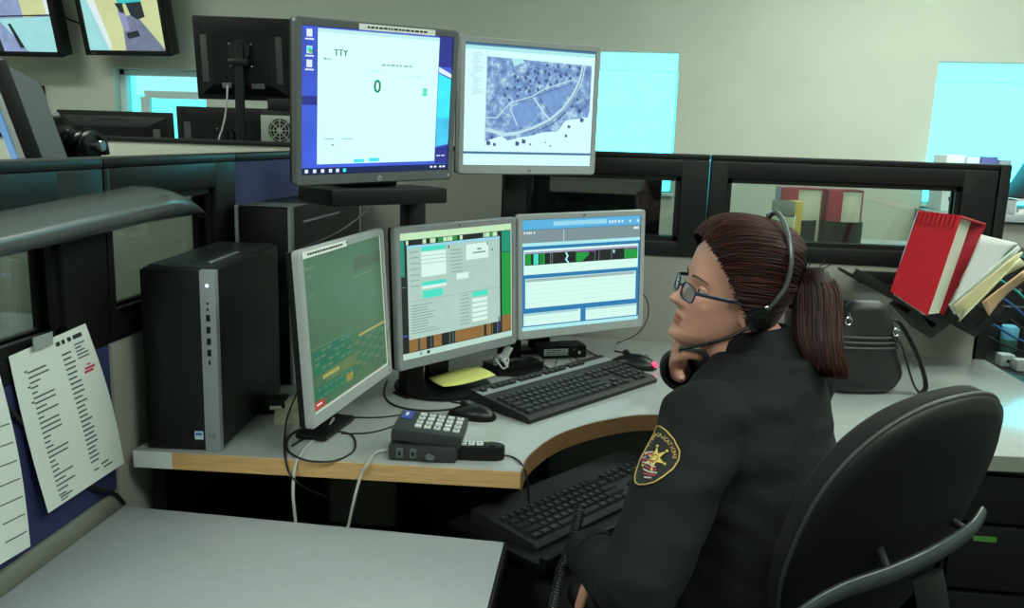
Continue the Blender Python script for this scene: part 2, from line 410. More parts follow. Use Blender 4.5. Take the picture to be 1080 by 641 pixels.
# ------------------------------------------------------------------ monitors
def em(name, rgb, st=1.0, noise=0., ns=20.): return mat('screen '+name, rgb, .3, emit=st, noise=noise, nscale=ns)
SW, SH = .378, .301
def mk_monitor(pos, yaw, tilt, roll, name_label, bez, paint, zbase, group=None, stand='round', bw=.016, sticker=None, neck=True, w=.41, h=.34, webcam_dot=False, brand=True, br=.125, back=.085, bx=0.):
    """pos = centre of the bezel face; root on the surface below it"""
    root = empty('computer_monitor', (pos[0], pos[1], zbase), yaw, name_label, 'monitor', group)
    P = M.Translation(V((0, 0, pos[2]-zbase))) @ M.Rotation(-tilt, 4, 'X') @ M.Rotation(-roll, 4, 'Y')
    bb = .024
    sw, sh = w-2*bw, h-bw-bb
    b = B()
    d = .016
    # bezel ring with soft corners
    def rr(W, H, r, n=5):
        o = []
        for cx, cz, a0 in ((W/2-r, H/2-r, 0), (-W/2+r, H/2-r, 90), (-W/2+r, -H/2+r, 180), (W/2-r, -H/2+r, 270)):
            for k in range(n+1):
                a = R(a0+90*k/n); o.append((cx+r*math.cos(a), cz+r*math.sin(a)))
        return o
    zc = (bb-bw)/2
    O = rr(w, h, .010); O2 = rr(w-.006, h-.006, .008); I = rr(sw+.002, sh+.002, .001)
    ringO_b = [V((x, d, z)) for x, z in O]; ringO = [V((x, .004, z)) for x, z in O]; ringO2 = [V((x, 0, z)) for x, z in O2]
    ringI = [V((x, .001, z+zc)) for x, z in I]; ringI_b = [V((x, .006, z+zc)) for x, z in I]
    b.loft([ringO_b, ringO, ringO2, ringI, ringI_b], bez, closed_ends=False)
    b.build('bezel', root, X=P)
    # housing
    b = B()
    b.box((w-.003, .018, h-.003), (0, d+.006, 0), BLACK, .006)
    A = [V((x, .022, z)) for x, z in rr(w*.90, h*.86, .02)]; A2 = [V((x, .046, z)) for x, z in rr(w*.62, h*.62, .02)]; A3 = [V((x, .056, z)) for x, z in rr(w*.56, h*.56, .02)]
    b.loft([A, A2, A3], BLACK)
    b.box((.12, .006, .012), (0, .03, h*.40), BLACK2)
    for k in range(14): b.box((.16, .002, .003), (0, .0565, .035+k*.006-.02+.03), BLACK2)
    hs = b.build('housing', root, X=P)
    b = B()
    for sx in (-1, 1):
        for sz in (-1, 1): b.cyl(.004, .003, (sx*.05, .058, sz*.05), CHROME, 'y', 10)
    b.build('mounting_screws', hs)
    b = B(); paint(b, sw, sh, zc); b.build('screen', root, X=P, smooth=0)
    if brand:
        b = B(); b.cyl(.0062, .0012, (0, -.0004, -h/2+.011), LSILVER, 'y', 24)
        b.text('hp', .009, BLACK2, M.Translation(V((0, -.0012, -h/2+.0115))) @ M.Rotation(R(90), 4, 'X') @ M.Shear('XY', 4, (.15, 0)), .0001)
        b.build('badge', root, X=P)
    if not brand:
        b = B(); b.cyl(.0035, .0012, (.0, -.0004, h/2-.008), DSILVER, 'y', 16); b.build('badge', root, X=P)
    b = B(); b.cyl(.0035, .0016, (w/2-.014, -.0004, -h/2+.011), LSILVER, 'y', 16)
    b.build('power_button', root, X=P)
    if sticker:
        x0, x1, txt = sticker
        b = B(); b.box((x1-x0, .0006, .0125), ((x0+x1)/2, -.0006, h/2-.0095), STICK)
        x = x0+.02
        rnd = random.Random(3)
        while x < x1-.025:
            l = rnd.uniform(.004, .012); b.box((l, .0004, .004), (x+l/2, -.0011, h/2-.0095), INKD); x += l+.0025
        b.build('label_sticker', root, X=P)
    Hc = pos[2]-zbase
    if stand == 'round':
        b = B(); b.box((.07, .02, Hc-.02), (0, .085, (Hc-.02)/2+.012), BLACK, .006); b.box((.10, .035, .10), (0, .068, Hc), BLACK, .008); b.build('stand_column', root)
        b = B(); b.cyl(br, .008, (0, .06, .004), BLACK, 'z', 48, bev=.002); b.cyl(br*.75, .010, (0, .07, .012), BLACK, 'z', 40, r2=.05); b.build('stand_base', root)
    if stand == 'low':
        b = B(); b.box((.07, .02, Hc), (bx, back, Hc/2+.006), BLACK, .006); b.box((.10, back-.045, .08), (bx, (back+.045)/2+.005, Hc), BLACK, .008); b.build('stand_column', root)
        b = B(); b.box((.15, .07, .012), (bx, back, .006), BLACK, .004); b.build('stand_base', root)
    return root
def rect(b, m, u0, v0, u1, v1, lay, sw, sh, zc):
    """u,v as fractions, v down"""
    y = .0045-lay*.00025
    x0, x1 = -sw/2+u0*sw, -sw/2+u1*sw; z0, z1 = zc+sh/2-v0*sh, zc+sh/2-v1*sh
    b.poly([(x0, y, z1), (x1, y, z1), (x1, y, z0), (x0, y, z0)], m)
def painter(fn):
    def f(b, sw, sh, zc):
        b.poly([(-sw/2-.001, .0052, zc-sh/2-.001), (sw/2+.001, .0052, zc-sh/2-.001), (sw/2+.001, .0052, zc+sh/2+.001), (-sw/2-.001, .0052, zc+sh/2+.001)], BLACK2)
        def q(m, u0, v0, u1, v1, lay=0): rect(b, m, u0, v0, u1, v1, lay, sw, sh, zc)
        def poly(m, pts, lay=0): b.poly([(-sw/2+u*sw, .0045-lay*.00025, zc+sh/2-v*sh) for u, v in pts][::-1], m)
        def line(m, pts, wd, lay=0):
            for (a, c) in zip(pts, pts[1:]):
                d = V((c[0]-a[0], c[1]-a[1])); 
                if d.length < 1e-6: continue
                n = V((-d.y, d.x)).normalized()*wd/2; d = d.normalized()*wd*.3
                poly(m, [(a[0]-d.x+n.x, a[1]-d.y+n.y), (c[0]+d.x+n.x, c[1]+d.y+n.y), (c[0]+d.x-n.x, c[1]+d.y-n.y), (a[0]-d.x-n.x, a[1]-d.y-n.y)], lay)
        def txt(s, size, m, u, v, lay=2, align='CENTER'):
            b.text(s, size, m, M.Translation(V((-sw/2+u*sw, .0045-lay*.00025, zc+sh/2-v*sh))) @ M.Rotation(R(90), 4, 'X'), 0, align)
        fn(q, poly, line, txt)
    return f
e_white = em('window white', (205, 250, 246), 1.15)
e_white2 = em('map white', (205, 246, 252), 1.1)
e_blue = em('desktop blue', (62, 92, 214), 1.0, .25, 6)
e_dblue = em('desktop deep blue', (44, 52, 150), .9)
e_navy = em('taskbar navy', (18, 36, 92), .8)
e_cyan = em('desktop cyan', (60, 226, 240), 1.1, .1, 20)
e_pale = em('pale cyan panel', (172, 234, 236), 1.0)
e_green = em('green lettering', (30, 150, 100), .8)
e_teal = em('teal field', (70, 222, 196), 1.0)
e_paleg = em('pale green text', (150, 205, 195), .9)
e_ico = em('icon white', (225, 240, 250), 1.0)
def p_UL(q, poly, line, txt):
    q(e_blue, 0, 0, 1, 1); q(e_dblue, .90, 0, 1, .22, 1)
    poly(e_ico, [(.905, .22), (1, .27), (1, .30), (.905, .26)], 2); poly(e_cyan, [(.905, .27), (1, .31), (1, .60), (.905, .62)], 1); poly(em('desktop mid cyan', (70, 200, 240), 1., .15, 20), [(.905, .60), (1, .60), (1, .80), (.905, .82)], 1)
    poly(e_dblue, [(.905, .83), (1, .81), (1, .95), (.905, .95)], 1)
    q(e_dblue, 0, .46, .12, .52, 1)
    q(e_white, .095, .01, .90, .93, 2)
    q(em('title strip', (190, 240, 240), 1.0), .095, .01, .90, .035, 3)
    for dd in (0, .003): txt('TTY', .018, e_green, .235+dd, .165, 4)
    q(e_paleg, .135, .205, .175, .213, 3); q(e_green, .133, .20, .142, .212, 4)
    rnd = random.Random(5)
    u = .50
    for l in (.03, .02, .03, .018, .02, .0, .028, .02): q(e_paleg, u, .222, u+l, .236, 3); u += l+.006
    txt('0', .042, e_teal, .475, .385, 4)
    for dd in (-.002, .002): txt('0', .037, e_green, .475+dd, .385, 5)
    q(e_pale, .42, .27, .50, .277, 3); q(e_pale, .66, .30, .78, .306, 3)
    q(em('soft teal blob', (110, 225, 210), 1.), .79, .38, .825, .44, 3)
    q(e_paleg, .14, .75, .20, .757, 3); q(e_paleg, .25, .75, .32, .757, 3); q(e_green, .185, .79, .197, .80, 4)
    q(e_cyan, .33, .90, .40, .925, 3); q(e_cyan, .43, .895, .50, .92, 3)
    q(e_navy, 0, .955, 1, 1, 3)
    for k, u in enumerate((.02, .07, .12, .17, .215, .26)): q(e_ico if k != 5 else e_cyan, u, .965, u+.02, .99, 4)
    for u in (.87, .90, .94, .965): q(e_ico, u, .968, u+.018, .982, 4)
    for v in (.02, .13, .22): q(e_ico, .028, v, .062, v+.05, 3); q(e_ico, .02, v+.06, .072, v+.07, 3)
    q(e_cyan, .03, .135, .058, .165, 4); q(em('icon green', (90, 200, 90)), .04, .15, .062, .175, 5)
    for u in (.915, .95): q(e_ico, u, .885, u+.028, .893, 3)
MAPM = None
def map_mat():
    mt = bpy.data.materials.new('screen aerial map'); mt.use_nodes = True; nt = mt.node_tree; b = nt.nodes['Principled BSDF']
    b.inputs['Base Color'].default_value = (.01, .01, .01, 1)
    tc = nt.nodes.new('ShaderNodeTexCoord'); n = nt.nodes.new('ShaderNodeTexNoise'); n.inputs['Scale'].default_value = 45; n.inputs['Detail'].default_value = 8; n.inputs['Roughness'].default_value = .7
    nt.links.new(tc.outputs['Object'], n.inputs['Vector'])
    r = nt.nodes.new('ShaderNodeValToRGB'); e = r.color_ramp.elements
    e[0].position = .34; e[0].color = s2l((78, 104, 160))+(1,); e[1].position = .66; e[1].color = s2l((186, 226, 240))+(1,)
    k = e.new(.5); k.color = s2l((118, 158, 206))+(1,)
    nt.links.new(n.outputs['Fac'], r.inputs['Fac']); nt.links.new(r.outputs['Color'], b.inputs['Emission Color']); b.inputs['Emission Strength'].default_value = 1.
    return mt
e_field = em('map field blue', (118, 156, 212), 1., .12, 90)
e_dark = em('map dark roof', (72, 92, 146), .9)
e_road = em('map road', (190, 226, 238), 1.)
e_gray = em('list grey', (176, 205, 215), 1.)
e_bar = em('status blue', (70, 120, 160), .9)
def p_UR(q, poly, line, txt):
    q(e_white2, 0, 0, 1, 1); q(e_bar, 0, 0, 1, .018, 1); q(e_pale, 0, .018, 1, .05, 1)
    rnd = random.Random(11)
    for k in range(26):
        v = .075+k*.0135; l = rnd.uniform(.03, .09); u = .04+rnd.choice((0, .012, .02)); q(e_gray, u, v, u+l, v+.005, 1)
    q(e_gray, .155, .06, .159, .86, 2)
    mm = map_mat()
    land = [(.16, .10), (.975, .12), (.975, .52), (.90, .58), (.78, .60), (.72, .70), (.60, .71), (.52, .74), (.42, .76), (.33, .79), (.28, .75), (.16, .80)]
    poly(mm, land, 2)
    poly(e_pale, [(.34, .105), (.42, .10), (.44, .13), (.36, .17)], 3)
    f1 = [(.36, .50), (.52, .43), (.56, .55), (.48, .66), (.34, .70)]; f2 = [(.56, .40), (.80, .28), (.83, .33), (.68, .57)]; f3 = [(.17, .12), (.32, .11), (.26, .40), (.17, .55)]
    poly(e_field, f1, 3); poly(e_field, f2, 3)
    for k in range(60):   # rows of small roofs
        r_, c_ = k % 5, k//5; u = .27+c_*.052+rnd.uniform(-.008, .008)+(.02*r_); v = .46-.024*c_-r_*.052+rnd.uniform(-.01, .01)
        if v < .13 or u > .93: continue
        poly(e_dark if k % 3 else e_field, [(u, v), (u+.016, v-.010), (u+.026, v+.014), (u+.009, v+.026)], 4)
    line(e_road, [(.10+.07, .60), (.24, .60), (.34, .47), (.50, .41), (.60, .34), (.82, .25)], .009, 5)
    line(e_road, [(.52, .42), (.60, .54), (.66, .61)], .013, 5)
    line(e_dark, [(.565, .395), (.70, .33), (.82, .28)], .005, 5); line(e_dark, [(.56, .41), (.60, .47), (.655, .55)], .006, 5)
    curve_ = [(.17, .70), (.30, .74), (.42, .72), (.54, .67), (.66, .60), (.76, .50), (.84, .37), (.89, .24), (.91, .12)]
    line(e_road, curve_, .030, 5); line(e_dark, [(u, v+.012) for u, v in curve_[2:]], .006, 6); line(e_dark, [(u+.02, v+.03) for u, v in curve_[3:6]], .008, 6)
    line(e_road, [(.34, .52), (.40, .66)], .009, 5)
    for (u, v, s_) in ((.17, .82, .03), (.22, .83, .022), (.20, .77, .02), (.39, .82, .03), (.44, .80, .03), (.50, .82, .014), (.66, .83, .012), (.62, .80, .01), (.78, .74, .02), (.80, .66, .022), (.92, .55, .05), (.90, .60, .03), (.86, .42, .02), (.88, .52, .03), (.82, .48, .02)):
        poly(e_dark if s_ < .04 else e_field, [(u, v-s_), (u+s_, v-s_*.6), (u+s_*.8, v+s_*.4), (u-s_*.1, v+s_*.3)], 5)
    q(e_bar, 0, .885, 1, .905, 2); q(e_white2, 0, .905, 1, 1, 1); q(e_gray, 0, .865, .15, .868, 2)
e_g1 = em('map panel green', (84, 130, 94), .62, .10, 9)
e_g2 = em('panel teal green', (44, 132, 100), .62, .1, 30)
e_g3 = em('panel olive', (108, 140, 90), .62, .1, 20)
e_y = em('panel yellow', (176, 178, 104), .75); e_r = em('panel red', (196, 66, 44), .75); e_w = em('panel white strip', (200, 214, 196), .8)
e_gt = em('panel faint text', (106, 150, 112), .65)
def p_LL(q, poly, line, txt):
    q(e_g1, 0, 0, 1, 1)
    rnd = random.Random(2)
    q(em('panel dim field', (82, 112, 84), .6), .60, .10, .98, .19, 3); q(e_gt, .58, .225, .85, .237, 3)
    q(e_gt, .02, .06, .12, .08, 3); q(e_gt, .02, .24, .10, .25, 3); q(e_gt, .03, .12, .08, .13, 3)
    q(e_y, .60, .645, .99, .662, 4)
    line(e_gt, [(.02, .585), (.5, .60)], .008, 3)
    q(e_g2, .03, .60, .5, .76, 2)
    for r_ in range(4):
        for c_ in range(6):
            u = .04+c_*.078+rnd.uniform(0, .01); v = .61+r_*.038; q(e_gt if (r_+c_) % 3 else e_g2, u, v, u+.052, v+.016, 4)
    for r_ in range(6):
        for c_ in range(5):
            u = .54+c_*.088; v = .69+r_*.036; q(e_g2 if (r_+c_) % 2 else e_gt, u, v, u+.065, v+.014, 4)
    q(e_g3, .16, .76, .56, .84, 3); q(e_y, .12, .78, .32, .805, 5)
    q(e_g2, .03, .84, .52, .93, 2)
    for c_ in range(7): q(e_gt, .06+c_*.065, .855, .10+c_*.065, .868, 4); q(e_gt, .06+c_*.065, .905, .10+c_*.065, .915, 4)
    q(em('panel amber', (170, 150, 60), .75), .40, .875, .49, .925, 4)
    q(e_r, .0, .925, .12, .975, 5); q(e_ico, .03, .942, .09, .952, 6)
    q(e_w, .0, .982, 1, 1, 5)
    q(e_w, .985, 0, 1, 1, 4)
    txt('12', .012, e_gt, .47, .56, 4)
e_form = em('form grey green', (176, 208, 196), .95, .03, 30); e_formw = em('form white', (214, 244, 232), 1.)
e_lime = em('title lime', (192, 230, 186), 1.); e_grn = em('bright green column', (22, 160, 62), .9); e_grn2 = em('teal column', (20, 150, 120), .9)
e_brn = em('brown list', (146, 108, 56), .9, .25, 300); e_blk = em('dark column', (26, 34, 40), .5); e_txt = em('form text', (128, 160, 152), .85)
def p_LM(q, poly, line, txt):
    q(e_blk, 0, 0, 1, 1); q(e_lime, 0, 0, 1, .055, 1)
    rnd = random.Random(8)
    u = .05
    while u < .88:
        l = rnd.uniform(.01, .05); q(rnd.choice((e_blk, e_blk, e_grn, e_lime)), u, .06, u+l, .095, 1); u += l+.004
    q(e_grn2, 0, .06, .035, .34, 1); q(e_txt, 0, .42, .04, .425, 2)
    q(e_grn2, .90, .06, .99, .24, 1); q(e_grn, .90, .245, .99, .80, 1); q(e_w, .99, 0, 1, 1, 2)
    q(e_form, .055, .10, .88, .845, 2); q(em('form title blue', (150, 210, 232), 1.), .055, .10, .88, .122, 3)
    q(e_teal, .17, .12, .38, .155, 4); q(e_formw, .17, .16, .38, .36, 3)
    for v in (.19, .22, .25): q(e_form, .17, v, .38, v+.006, 4)
    q(e_teal, .17, .40, .38, .43, 4); q(e_formw, .17, .43, .38, .455, 3); q(e_teal, .175, .47, .345, .53, 4)
    q(e_formw, .56, .14, .77, .27, 3); q(e_formw, .47, .37, .58, .42, 3); q(e_txt, .62, .21, .74, .222, 4); q(e_txt, .66, .18, .70, .195, 4)
    q(e_blk, .40, .13, .41, .155, 4); q(e_blk, .755, .14, .765, .165, 4); q(e_blk, .80, .20, .81, .215, 4)
    q(e_teal, .61, .545, .755, .59, 4)
    for k in range(5): q(e_formw, .61, .605+k*.042, .755, .635+k*.042, 3)
    for k in range(11):
        v = .575+k*.022; l = rnd.uniform(.08, .26); q(e_txt, .08, v, .08+l, v+.006, 3)
    for k in range(9): q(e_txt, .50, .56+k*.03, .58, .566+k*.03, 3)
    for k in range(7): q(e_txt, .08, .15+k*.045, .15, .156+k*.045, 3); q(e_txt, .42, .17+k*.03, .52, .176+k*.03, 3)
    q(e_txt, .055, .54, .88, .543, 3)
    for (u0, u1) in ((.055, .13), (.15, .20), (.26, .33), (.45, .72), (.745, .79), (.90, .99)): q(e_brn, u0, .80 if u0 > .85 else .845, u1, .945, 1)
    for u in (.142, .235, .40, .43, .80, .85): q(e_txt, u, .85, u+.004, .945, 2)
    q(em('violet mark', (70, 70, 180), .9), 0, .80, .04, .815, 2); q(em('violet bar', (70, 60, 140), .8), .86, .80, .875, .93, 2)
    q(em('taskbar mint', (186, 220, 206), .95), 0, .95, 1, 1, 3); q(e_blk, .20, .96, .225, .985, 4); q(e_txt, .14, .96, .16, .985, 4)
e_lb = em('title light blue', (88, 176, 222), 1.); e_frame = em('frame blue', (36, 124, 180), .95); e_tb = em('toolbar grey', (134, 156, 162), .85)
e_panel = em('table white', (206, 244, 232), 1.05)
def p_LR(q, poly, line, txt):
    q(e_frame, 0, 0, 1, 1); q(e_lb, 0, 0, 1, .085, 1); q(em('title sheen', (150, 214, 236), 1.), .25, .02, .70, .06, 2)
    for u in (.72, .745, .77, .80, .83, .90, .97): q(e_ico, u, .035, u+.014, .06, 3)
    q(e_tb, 0, .09, 1, .21, 1)
    for u in (.012, .035, .05, .065, .09): q(e_ico, u, .105, u+.01, .125, 2)
    q(e_ico, .335, .10, .339, .20, 2); q(e_ico, .94, .105, .985, .125, 2)
    q(e_pale, 0, .205, 1, .235, 2)
    q(e_panel, .012, .265, .985, .49, 2); q(em('lilac strip', (170, 150, 200), .9), .02, .285, .98, .298, 3)
    q(e_blk, .02, .30, .98, .405, 3)
    for (u0, u1, m_) in ((.025, .07, e_grn), (.09, .13, e_teal), (.14, .18, e_grn), (.44, .55, e_grn), (.86, .98, e_grn)): q(m_, u0, .305, u1, .40, 4)
    for u in (.075, .135, .155): q(e_blk, u, .31, u+.006, .39, 5)
    for u in (.225, .24, .60, .635, .745): q(e_tb, u, .30, u+.004, .405, 4)
    line(e_pale, [(.355, .31), (.37, .34), (.355, .37), (.375, .40)], .014, 5); poly(e_blk, [(.49, .40), (.56, .33), (.56, .40)], 5)
    q(em('violet', (120, 60, 140), .8), .44, .30, .60, .315, 5); q(em('violet', (120, 60, 140), .8), .88, .30, .97, .315, 5); q(e_pale, .76, .31, .775, .34, 4)
    q(e_panel, .025, .525, .97, .795, 2); q(em('table header', (160, 186, 186), .95), .03, .53, .96, .555, 3)
    for k in range(5): q(em('row', (190, 232, 222), 1.), .03, .585+k*.04, .96, .588+k*.04, 3)
    q(e_panel, .012, .84, .485, .955, 2); q(e_panel, .53, .84, .985, .955, 2)
    for u in (.015, .535): q(em('pane header', (170, 216, 222), .95), u, .84, u+.45, .862, 3); q(em('row', (190, 232, 222), 1.), u, .90, u+.45, .903, 3)
    q(e_pale, 0, .965, 1, 1, 3)

mk_monitor((-.508, 1.873, 1.44), R(47.6), R(-5.6), R(1.8), 'grey monitor up on the riser showing a white TTY window on blue', DSILVER, painter(p_UL), 1.262, stand='low', sticker=(-.06, .135, ''))
mk_monitor((-.216, 2.27, 1.455), R(33.4), R(-.9), R(.3), 'upper silver monitor showing a blue aerial map', LSILVER, painter(p_UR), .742, stand='round', br=.085)
mk_monitor((-.52, 1.689, .998), R(83.3), R(3.7), R(.7), 'left lower monitor with dim green control panel on screen', LSILVER, painter(p_LL), .742, sticker=(-.195, .0, ''), brand=False, stand='low', back=.075, bx=.03)
mk_monitor((-.356, 2.064, 1.004), R(53.7), R(2.1), R(.8), 'middle lower monitor showing a pale grey form window', SILVER, painter(p_LM), .742, brand=False)
mk_monitor((-.063, 2.348, 1.017), R(33.3), R(1.3), R(1.4), 'right lower monitor showing blue framed tables beside the woman', LSILVER, painter(p_LR), .742, brand=False, stand='low', back=.24)
# riser that carries the upper left monitor
t = empty('monitor_riser', (-.50, 1.95, .74), R(47.6), 'black raised monitor shelf on a square post behind the lower screens', 'monitor stand')
b = B(); b.box((.30, .15, .035), (-.058, -.01, .5035), BLKMET, .004); b.build('shelf', t)
for sx in (.075,):
    b = B(); b.box((.05, .04, .485), (sx, .03, .2425), BLKMET, .004); b.build('post', t)
for sx in (.075,):
    b = B(); b.box((.07, .06, .006), (sx, .03, .003), BLKMET, .002); b.build('foot_plate', t)

# ------------------------------------------------------------------ computer towers on the desk
TOWB = mat('matte black metal case', (13, 14, 15), .42, bump=.06, bscale=500)
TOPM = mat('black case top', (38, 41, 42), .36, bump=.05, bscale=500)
def tower1():
    a = R(5)
    t = empty('computer_tower', (-.903, 1.552, ZT), a, 'black computer tower with silver front strip at the left end of the desk', 'computer')
    W, D, Hh = .152, .40, .37
    ang = R(88-12)-0  # side recedes towards the partition
    sh = -.10
    def P(x, y): return (x+sh*y/.40*0, y)
    b = B(); b.prism([(.003, .006), (W, .006), (W, D), (.003, D)], .004, Hh, TOWB, .004); b.build('case', t)
    b = B(); b.box((W-.032-.002, .012, Hh-.006), ((W-.032)/2+.001, .001, Hh/2), BLACK2, .003); b.build('front_cover', t)
    b = B(); b.box((.032, .020, Hh), (W-.016, 0, Hh/2), SILVER, .004); st = b.build('front_strip', t)
    b = B(); y = -.0108; x = W-.016
    b.cyl(.0035, .001, (x, y, Hh-.03), mat('white power light', (190, 205, 255), .4, emit=2.), 'y', 14)
    for z in (.305, .293): b.cyl(.0025, .001, (x, y, z), BLACK2, 'y', 12)
    for z in (.276, .252, .229, .206): b.box((.0075, .001, .013), (x, y, z), BLACK2)
    b.box((.004, .001, .009), (x, y, .186), BLACK2)
    b.build('ports', st)
    b = B(); b.cyl(.011, .0012, (x, y, .035), SILVER, 'y', 28); b.text('hp', .016, DSILVER, M.Translation(V((x, y-.0008, .036))) @ M.Rotation(R(90), 4, 'X') @ M.Shear('XY', 4, (.15, 0)), .0002); b.build('badge', st)
    b = B(); b.box((.017, .0008, .017), (W-.045, -.0056, .033), mat('blue white sticker', (175, 195, 215), .5)); b.box((.013, .0008, .006), (W-.045, -.0062, .036), mat('blue sticker print', (70, 110, 170), .5)); b.build('sticker', t)
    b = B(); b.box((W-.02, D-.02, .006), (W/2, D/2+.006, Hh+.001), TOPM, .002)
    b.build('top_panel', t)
    b = B(); b.box((.008, .16, .003), (W-.035, .14, Hh+.005), SILVER, .001); b.build('handle_slot', t)
tower1()
def tower2():
    t = empty('computer_tower', (-.925, 2.04, ZT), 0, 'taller black computer tower with silver edges behind the nearer tower', 'computer')
    W, D, Hh = .145, .62, .455
    b = B(); b.box((W-.01, D, Hh-.004), (W/2, D/2+.006, Hh/2), TOWB, .003); b.build('case', t)
    b = B(); b.box((W-.018, .014, Hh-.01), (W/2, .004, Hh/2), BLACK, .002); b.build('front_cover', t)
    for x in (.004, W-.004):
        b = B(); b.box((.009, .022, Hh), (x, .004, Hh/2), LSILVER, .003); b.build('front_edge_strip', t)
    b = B(); b.box((W, .10, .003), (W/2, .05, Hh-.001), DSILVER, .001); b.build('top_panel', t)
    b = B(); b.box((.004, .30, .006), (W-.004, .24, Hh-.045), SILVER, .001); b.build('side_latch_strip', t)
    b = B(); b.box((.006, .012, .30), (W-.003, D-.03, Hh-.155), SILVER, .002); b.build('rear_edge_strip', t)
tower2()
# ------------------------------------------------------------------ keyboards
KBODY = mat('matte black keyboard case', (16, 17, 18), .6)
KBODY2 = mat('matte black lower keyboard', (9, 10, 11), .75)
def keyboard(name_root, loc, rz, rx, label, w=.50, d=.185, top=True, km=KEYM, u=.0192, body=KBODY, thing_k=True):
    t = empty('keyboard', loc, rz, label, 'keyboard')
    t.rotation_euler = (rx, 0, rz)
    b = B()
    prof = [(-d/2, 0), (-d/2, .010), (-d/2+.012, .016), (d/2-.05, .024), (d/2-.004, .028), (d/2, .024), (d/2, 0)]
    b.loft([[V((x, y, z)) for y, z in prof] for x in (-w/2, w/2)], body)
    b.build('case', t)
    sl = (.024-.016)/(d-.062)
    def zt(y): return .016+(y+d/2-.012)*sl
    if top:
        b = B(); b.loft([[V((x, y, zt(y)+.0008)) for y in (d/2-.048, d/2-.003)]+[V((x, y, zt(y)-.004)) for y in (d/2-.003, d/2-.048)] for x in (-w/2+.001, w/2-.001)], SILVER); b.build('top_strip', t)
    def key(nm, x, y, kw, kd=None):
        kd = kd or u-.003; b = B(); hh = .007; z = zt(y)
        lo = [V((sx*kw/2, sy*kd/2, 0)) for sx, sy in ((-1, -1), (1, -1), (1, 1), (-1, 1))]; hi = [V((sx*(kw/2-.0022), sy*(kd/2-.0022)+.0008, hh)) for sx, sy in ((-1, -1), (1, -1), (1, 1), (-1, 1))]
        b.loft([lo, hi], km)
        if kw < .03: b.poly([(-.0028, 0, hh+.0002), (-.0008, 0, hh+.0002), (-.0008, .003, hh+.0002), (-.0028, .003, hh+.0002)], LEGEND)
        return b.build(nm, t, loc=(x, y, z-.001), smooth=0)
    base = {}
    def put(nm, x, y, kw, kd=None):
        kd = kd or u-.003
        kk = (round(kw, 4), round(kd, 4))
        if kk in base:
            o = base[kk].copy(); COL.objects.link(o); o.name = nm; o.parent = t; o.location = (x, y, zt(y)-.001)
        else: base[kk] = key(nm, x, y, kw, kd)
    x0 = -w/2+.012; y0 = -d/2+.023
    rows = [[('key', 1.25)]*3+[('space_bar', 6.25)]+[('key', 1.25)]*4, [('shift_key', 2.25)]+[('key', 1)]*10+[('shift_key', 2.75)], [('key', 1.75)]+[('key', 1)]*11+[('enter_key', 2.25)], [('key', 1.5)]+[('key', 1)]*12+[('key', 1.5)], [('key', 1)]*13+[('backspace_key', 2)]]
    for r_, row in enumerate(rows):
        x = x0; y = y0+r_*u
        for nm, k in row: put(nm, x+k*u/2, y, k*u-.0018); x += k*u
    xf = x0+15*u+.008
    put('arrow_key', xf+u*1.5, y0+u, u-.0018)
    for k in range(3): put('arrow_key', xf+u*(k+.5), y0, u-.0018)
    for r_ in (3, 4):
        for k in range(3): put('navigation_key', xf+u*(k+.5), y0+r_*u, u-.0018)
    xn = xf+3*u+.008
    for r_ in range(5):
        for k in range(4):
            if (r_ == 0 and k == 0) or (k == 3 and r_ in (0, 2)): continue
            put('number_pad_key', xn+u*(k+.5), y0+r_*u, u-.0018)
    if top:
        yf = d/2-.026
        put('function_key', x0+.011, yf, .019, .015)
        for g in range(3):
            for k in range(4): put('function_key', x0+.05+g*.098+k*.0215, yf, .0195, .015)
        for k in range(3): put('function_key', xf+u*(k+.5), yf, .0195, .015)
    return t
kc = (onz(548, 447, .75)+onz(503, 413, .76)+onz(686, 402, .75)+onz(640, 376, .765))/4
keyboard('k', (kc.x, kc.y-.005, ZT+.006), math.atan2(.435, .32), R(3.2), 'black keyboard with grey upper strip on the desk in front of the screens', w=.52, d=.20, u=.0219)
# lower keyboard on its tray under the curve
t = empty('keyboard_tray', (-.02, 1.74, .60), math.atan2(.40, .30), 'black pull-out tray under the curved desk edge', 'keyboard tray')
b = B(); b.box((.56, .26, .014), (0, 0, .007), BLKMET, .003); b.build('tray_plate', t)
b = B(); b.box((.56, .02, .022), (0, -.125, .018), BLACK, .006); b.build('front_lip', t)
b = B(); b.box((.06, .26, .012), (0, .16, .004), BLKMET, .002); b.box((.05, .05, .115), (0, .30, .055), BLKMET, .002); b.box((.05, .2, .012), (0, .20, .0), BLKMET, .002); b.build('mounting_arm', t)
kd_ = V((-.02, 1.74, 0))
keyboard('k2', (-.025, 1.745, .614), math.atan2(.40, .30), R(1.0), 'second black keyboard lying on the tray below the desk', w=.50, d=.18, u=.0209, top=False, body=KBODY2, km=mat('worn dark key caps', (14, 15, 17), .5))
b = B(); b.box((.07, .016, .008), (0, 0, .004), DSILVER, .002)
tag(b.build('pen_holder_bar', loc=(-.172, 1.70, .614), rot=(0, 0, math.atan2(.05, .09))), 'small grey bar at the left end of the lower keyboard', 'desk item')
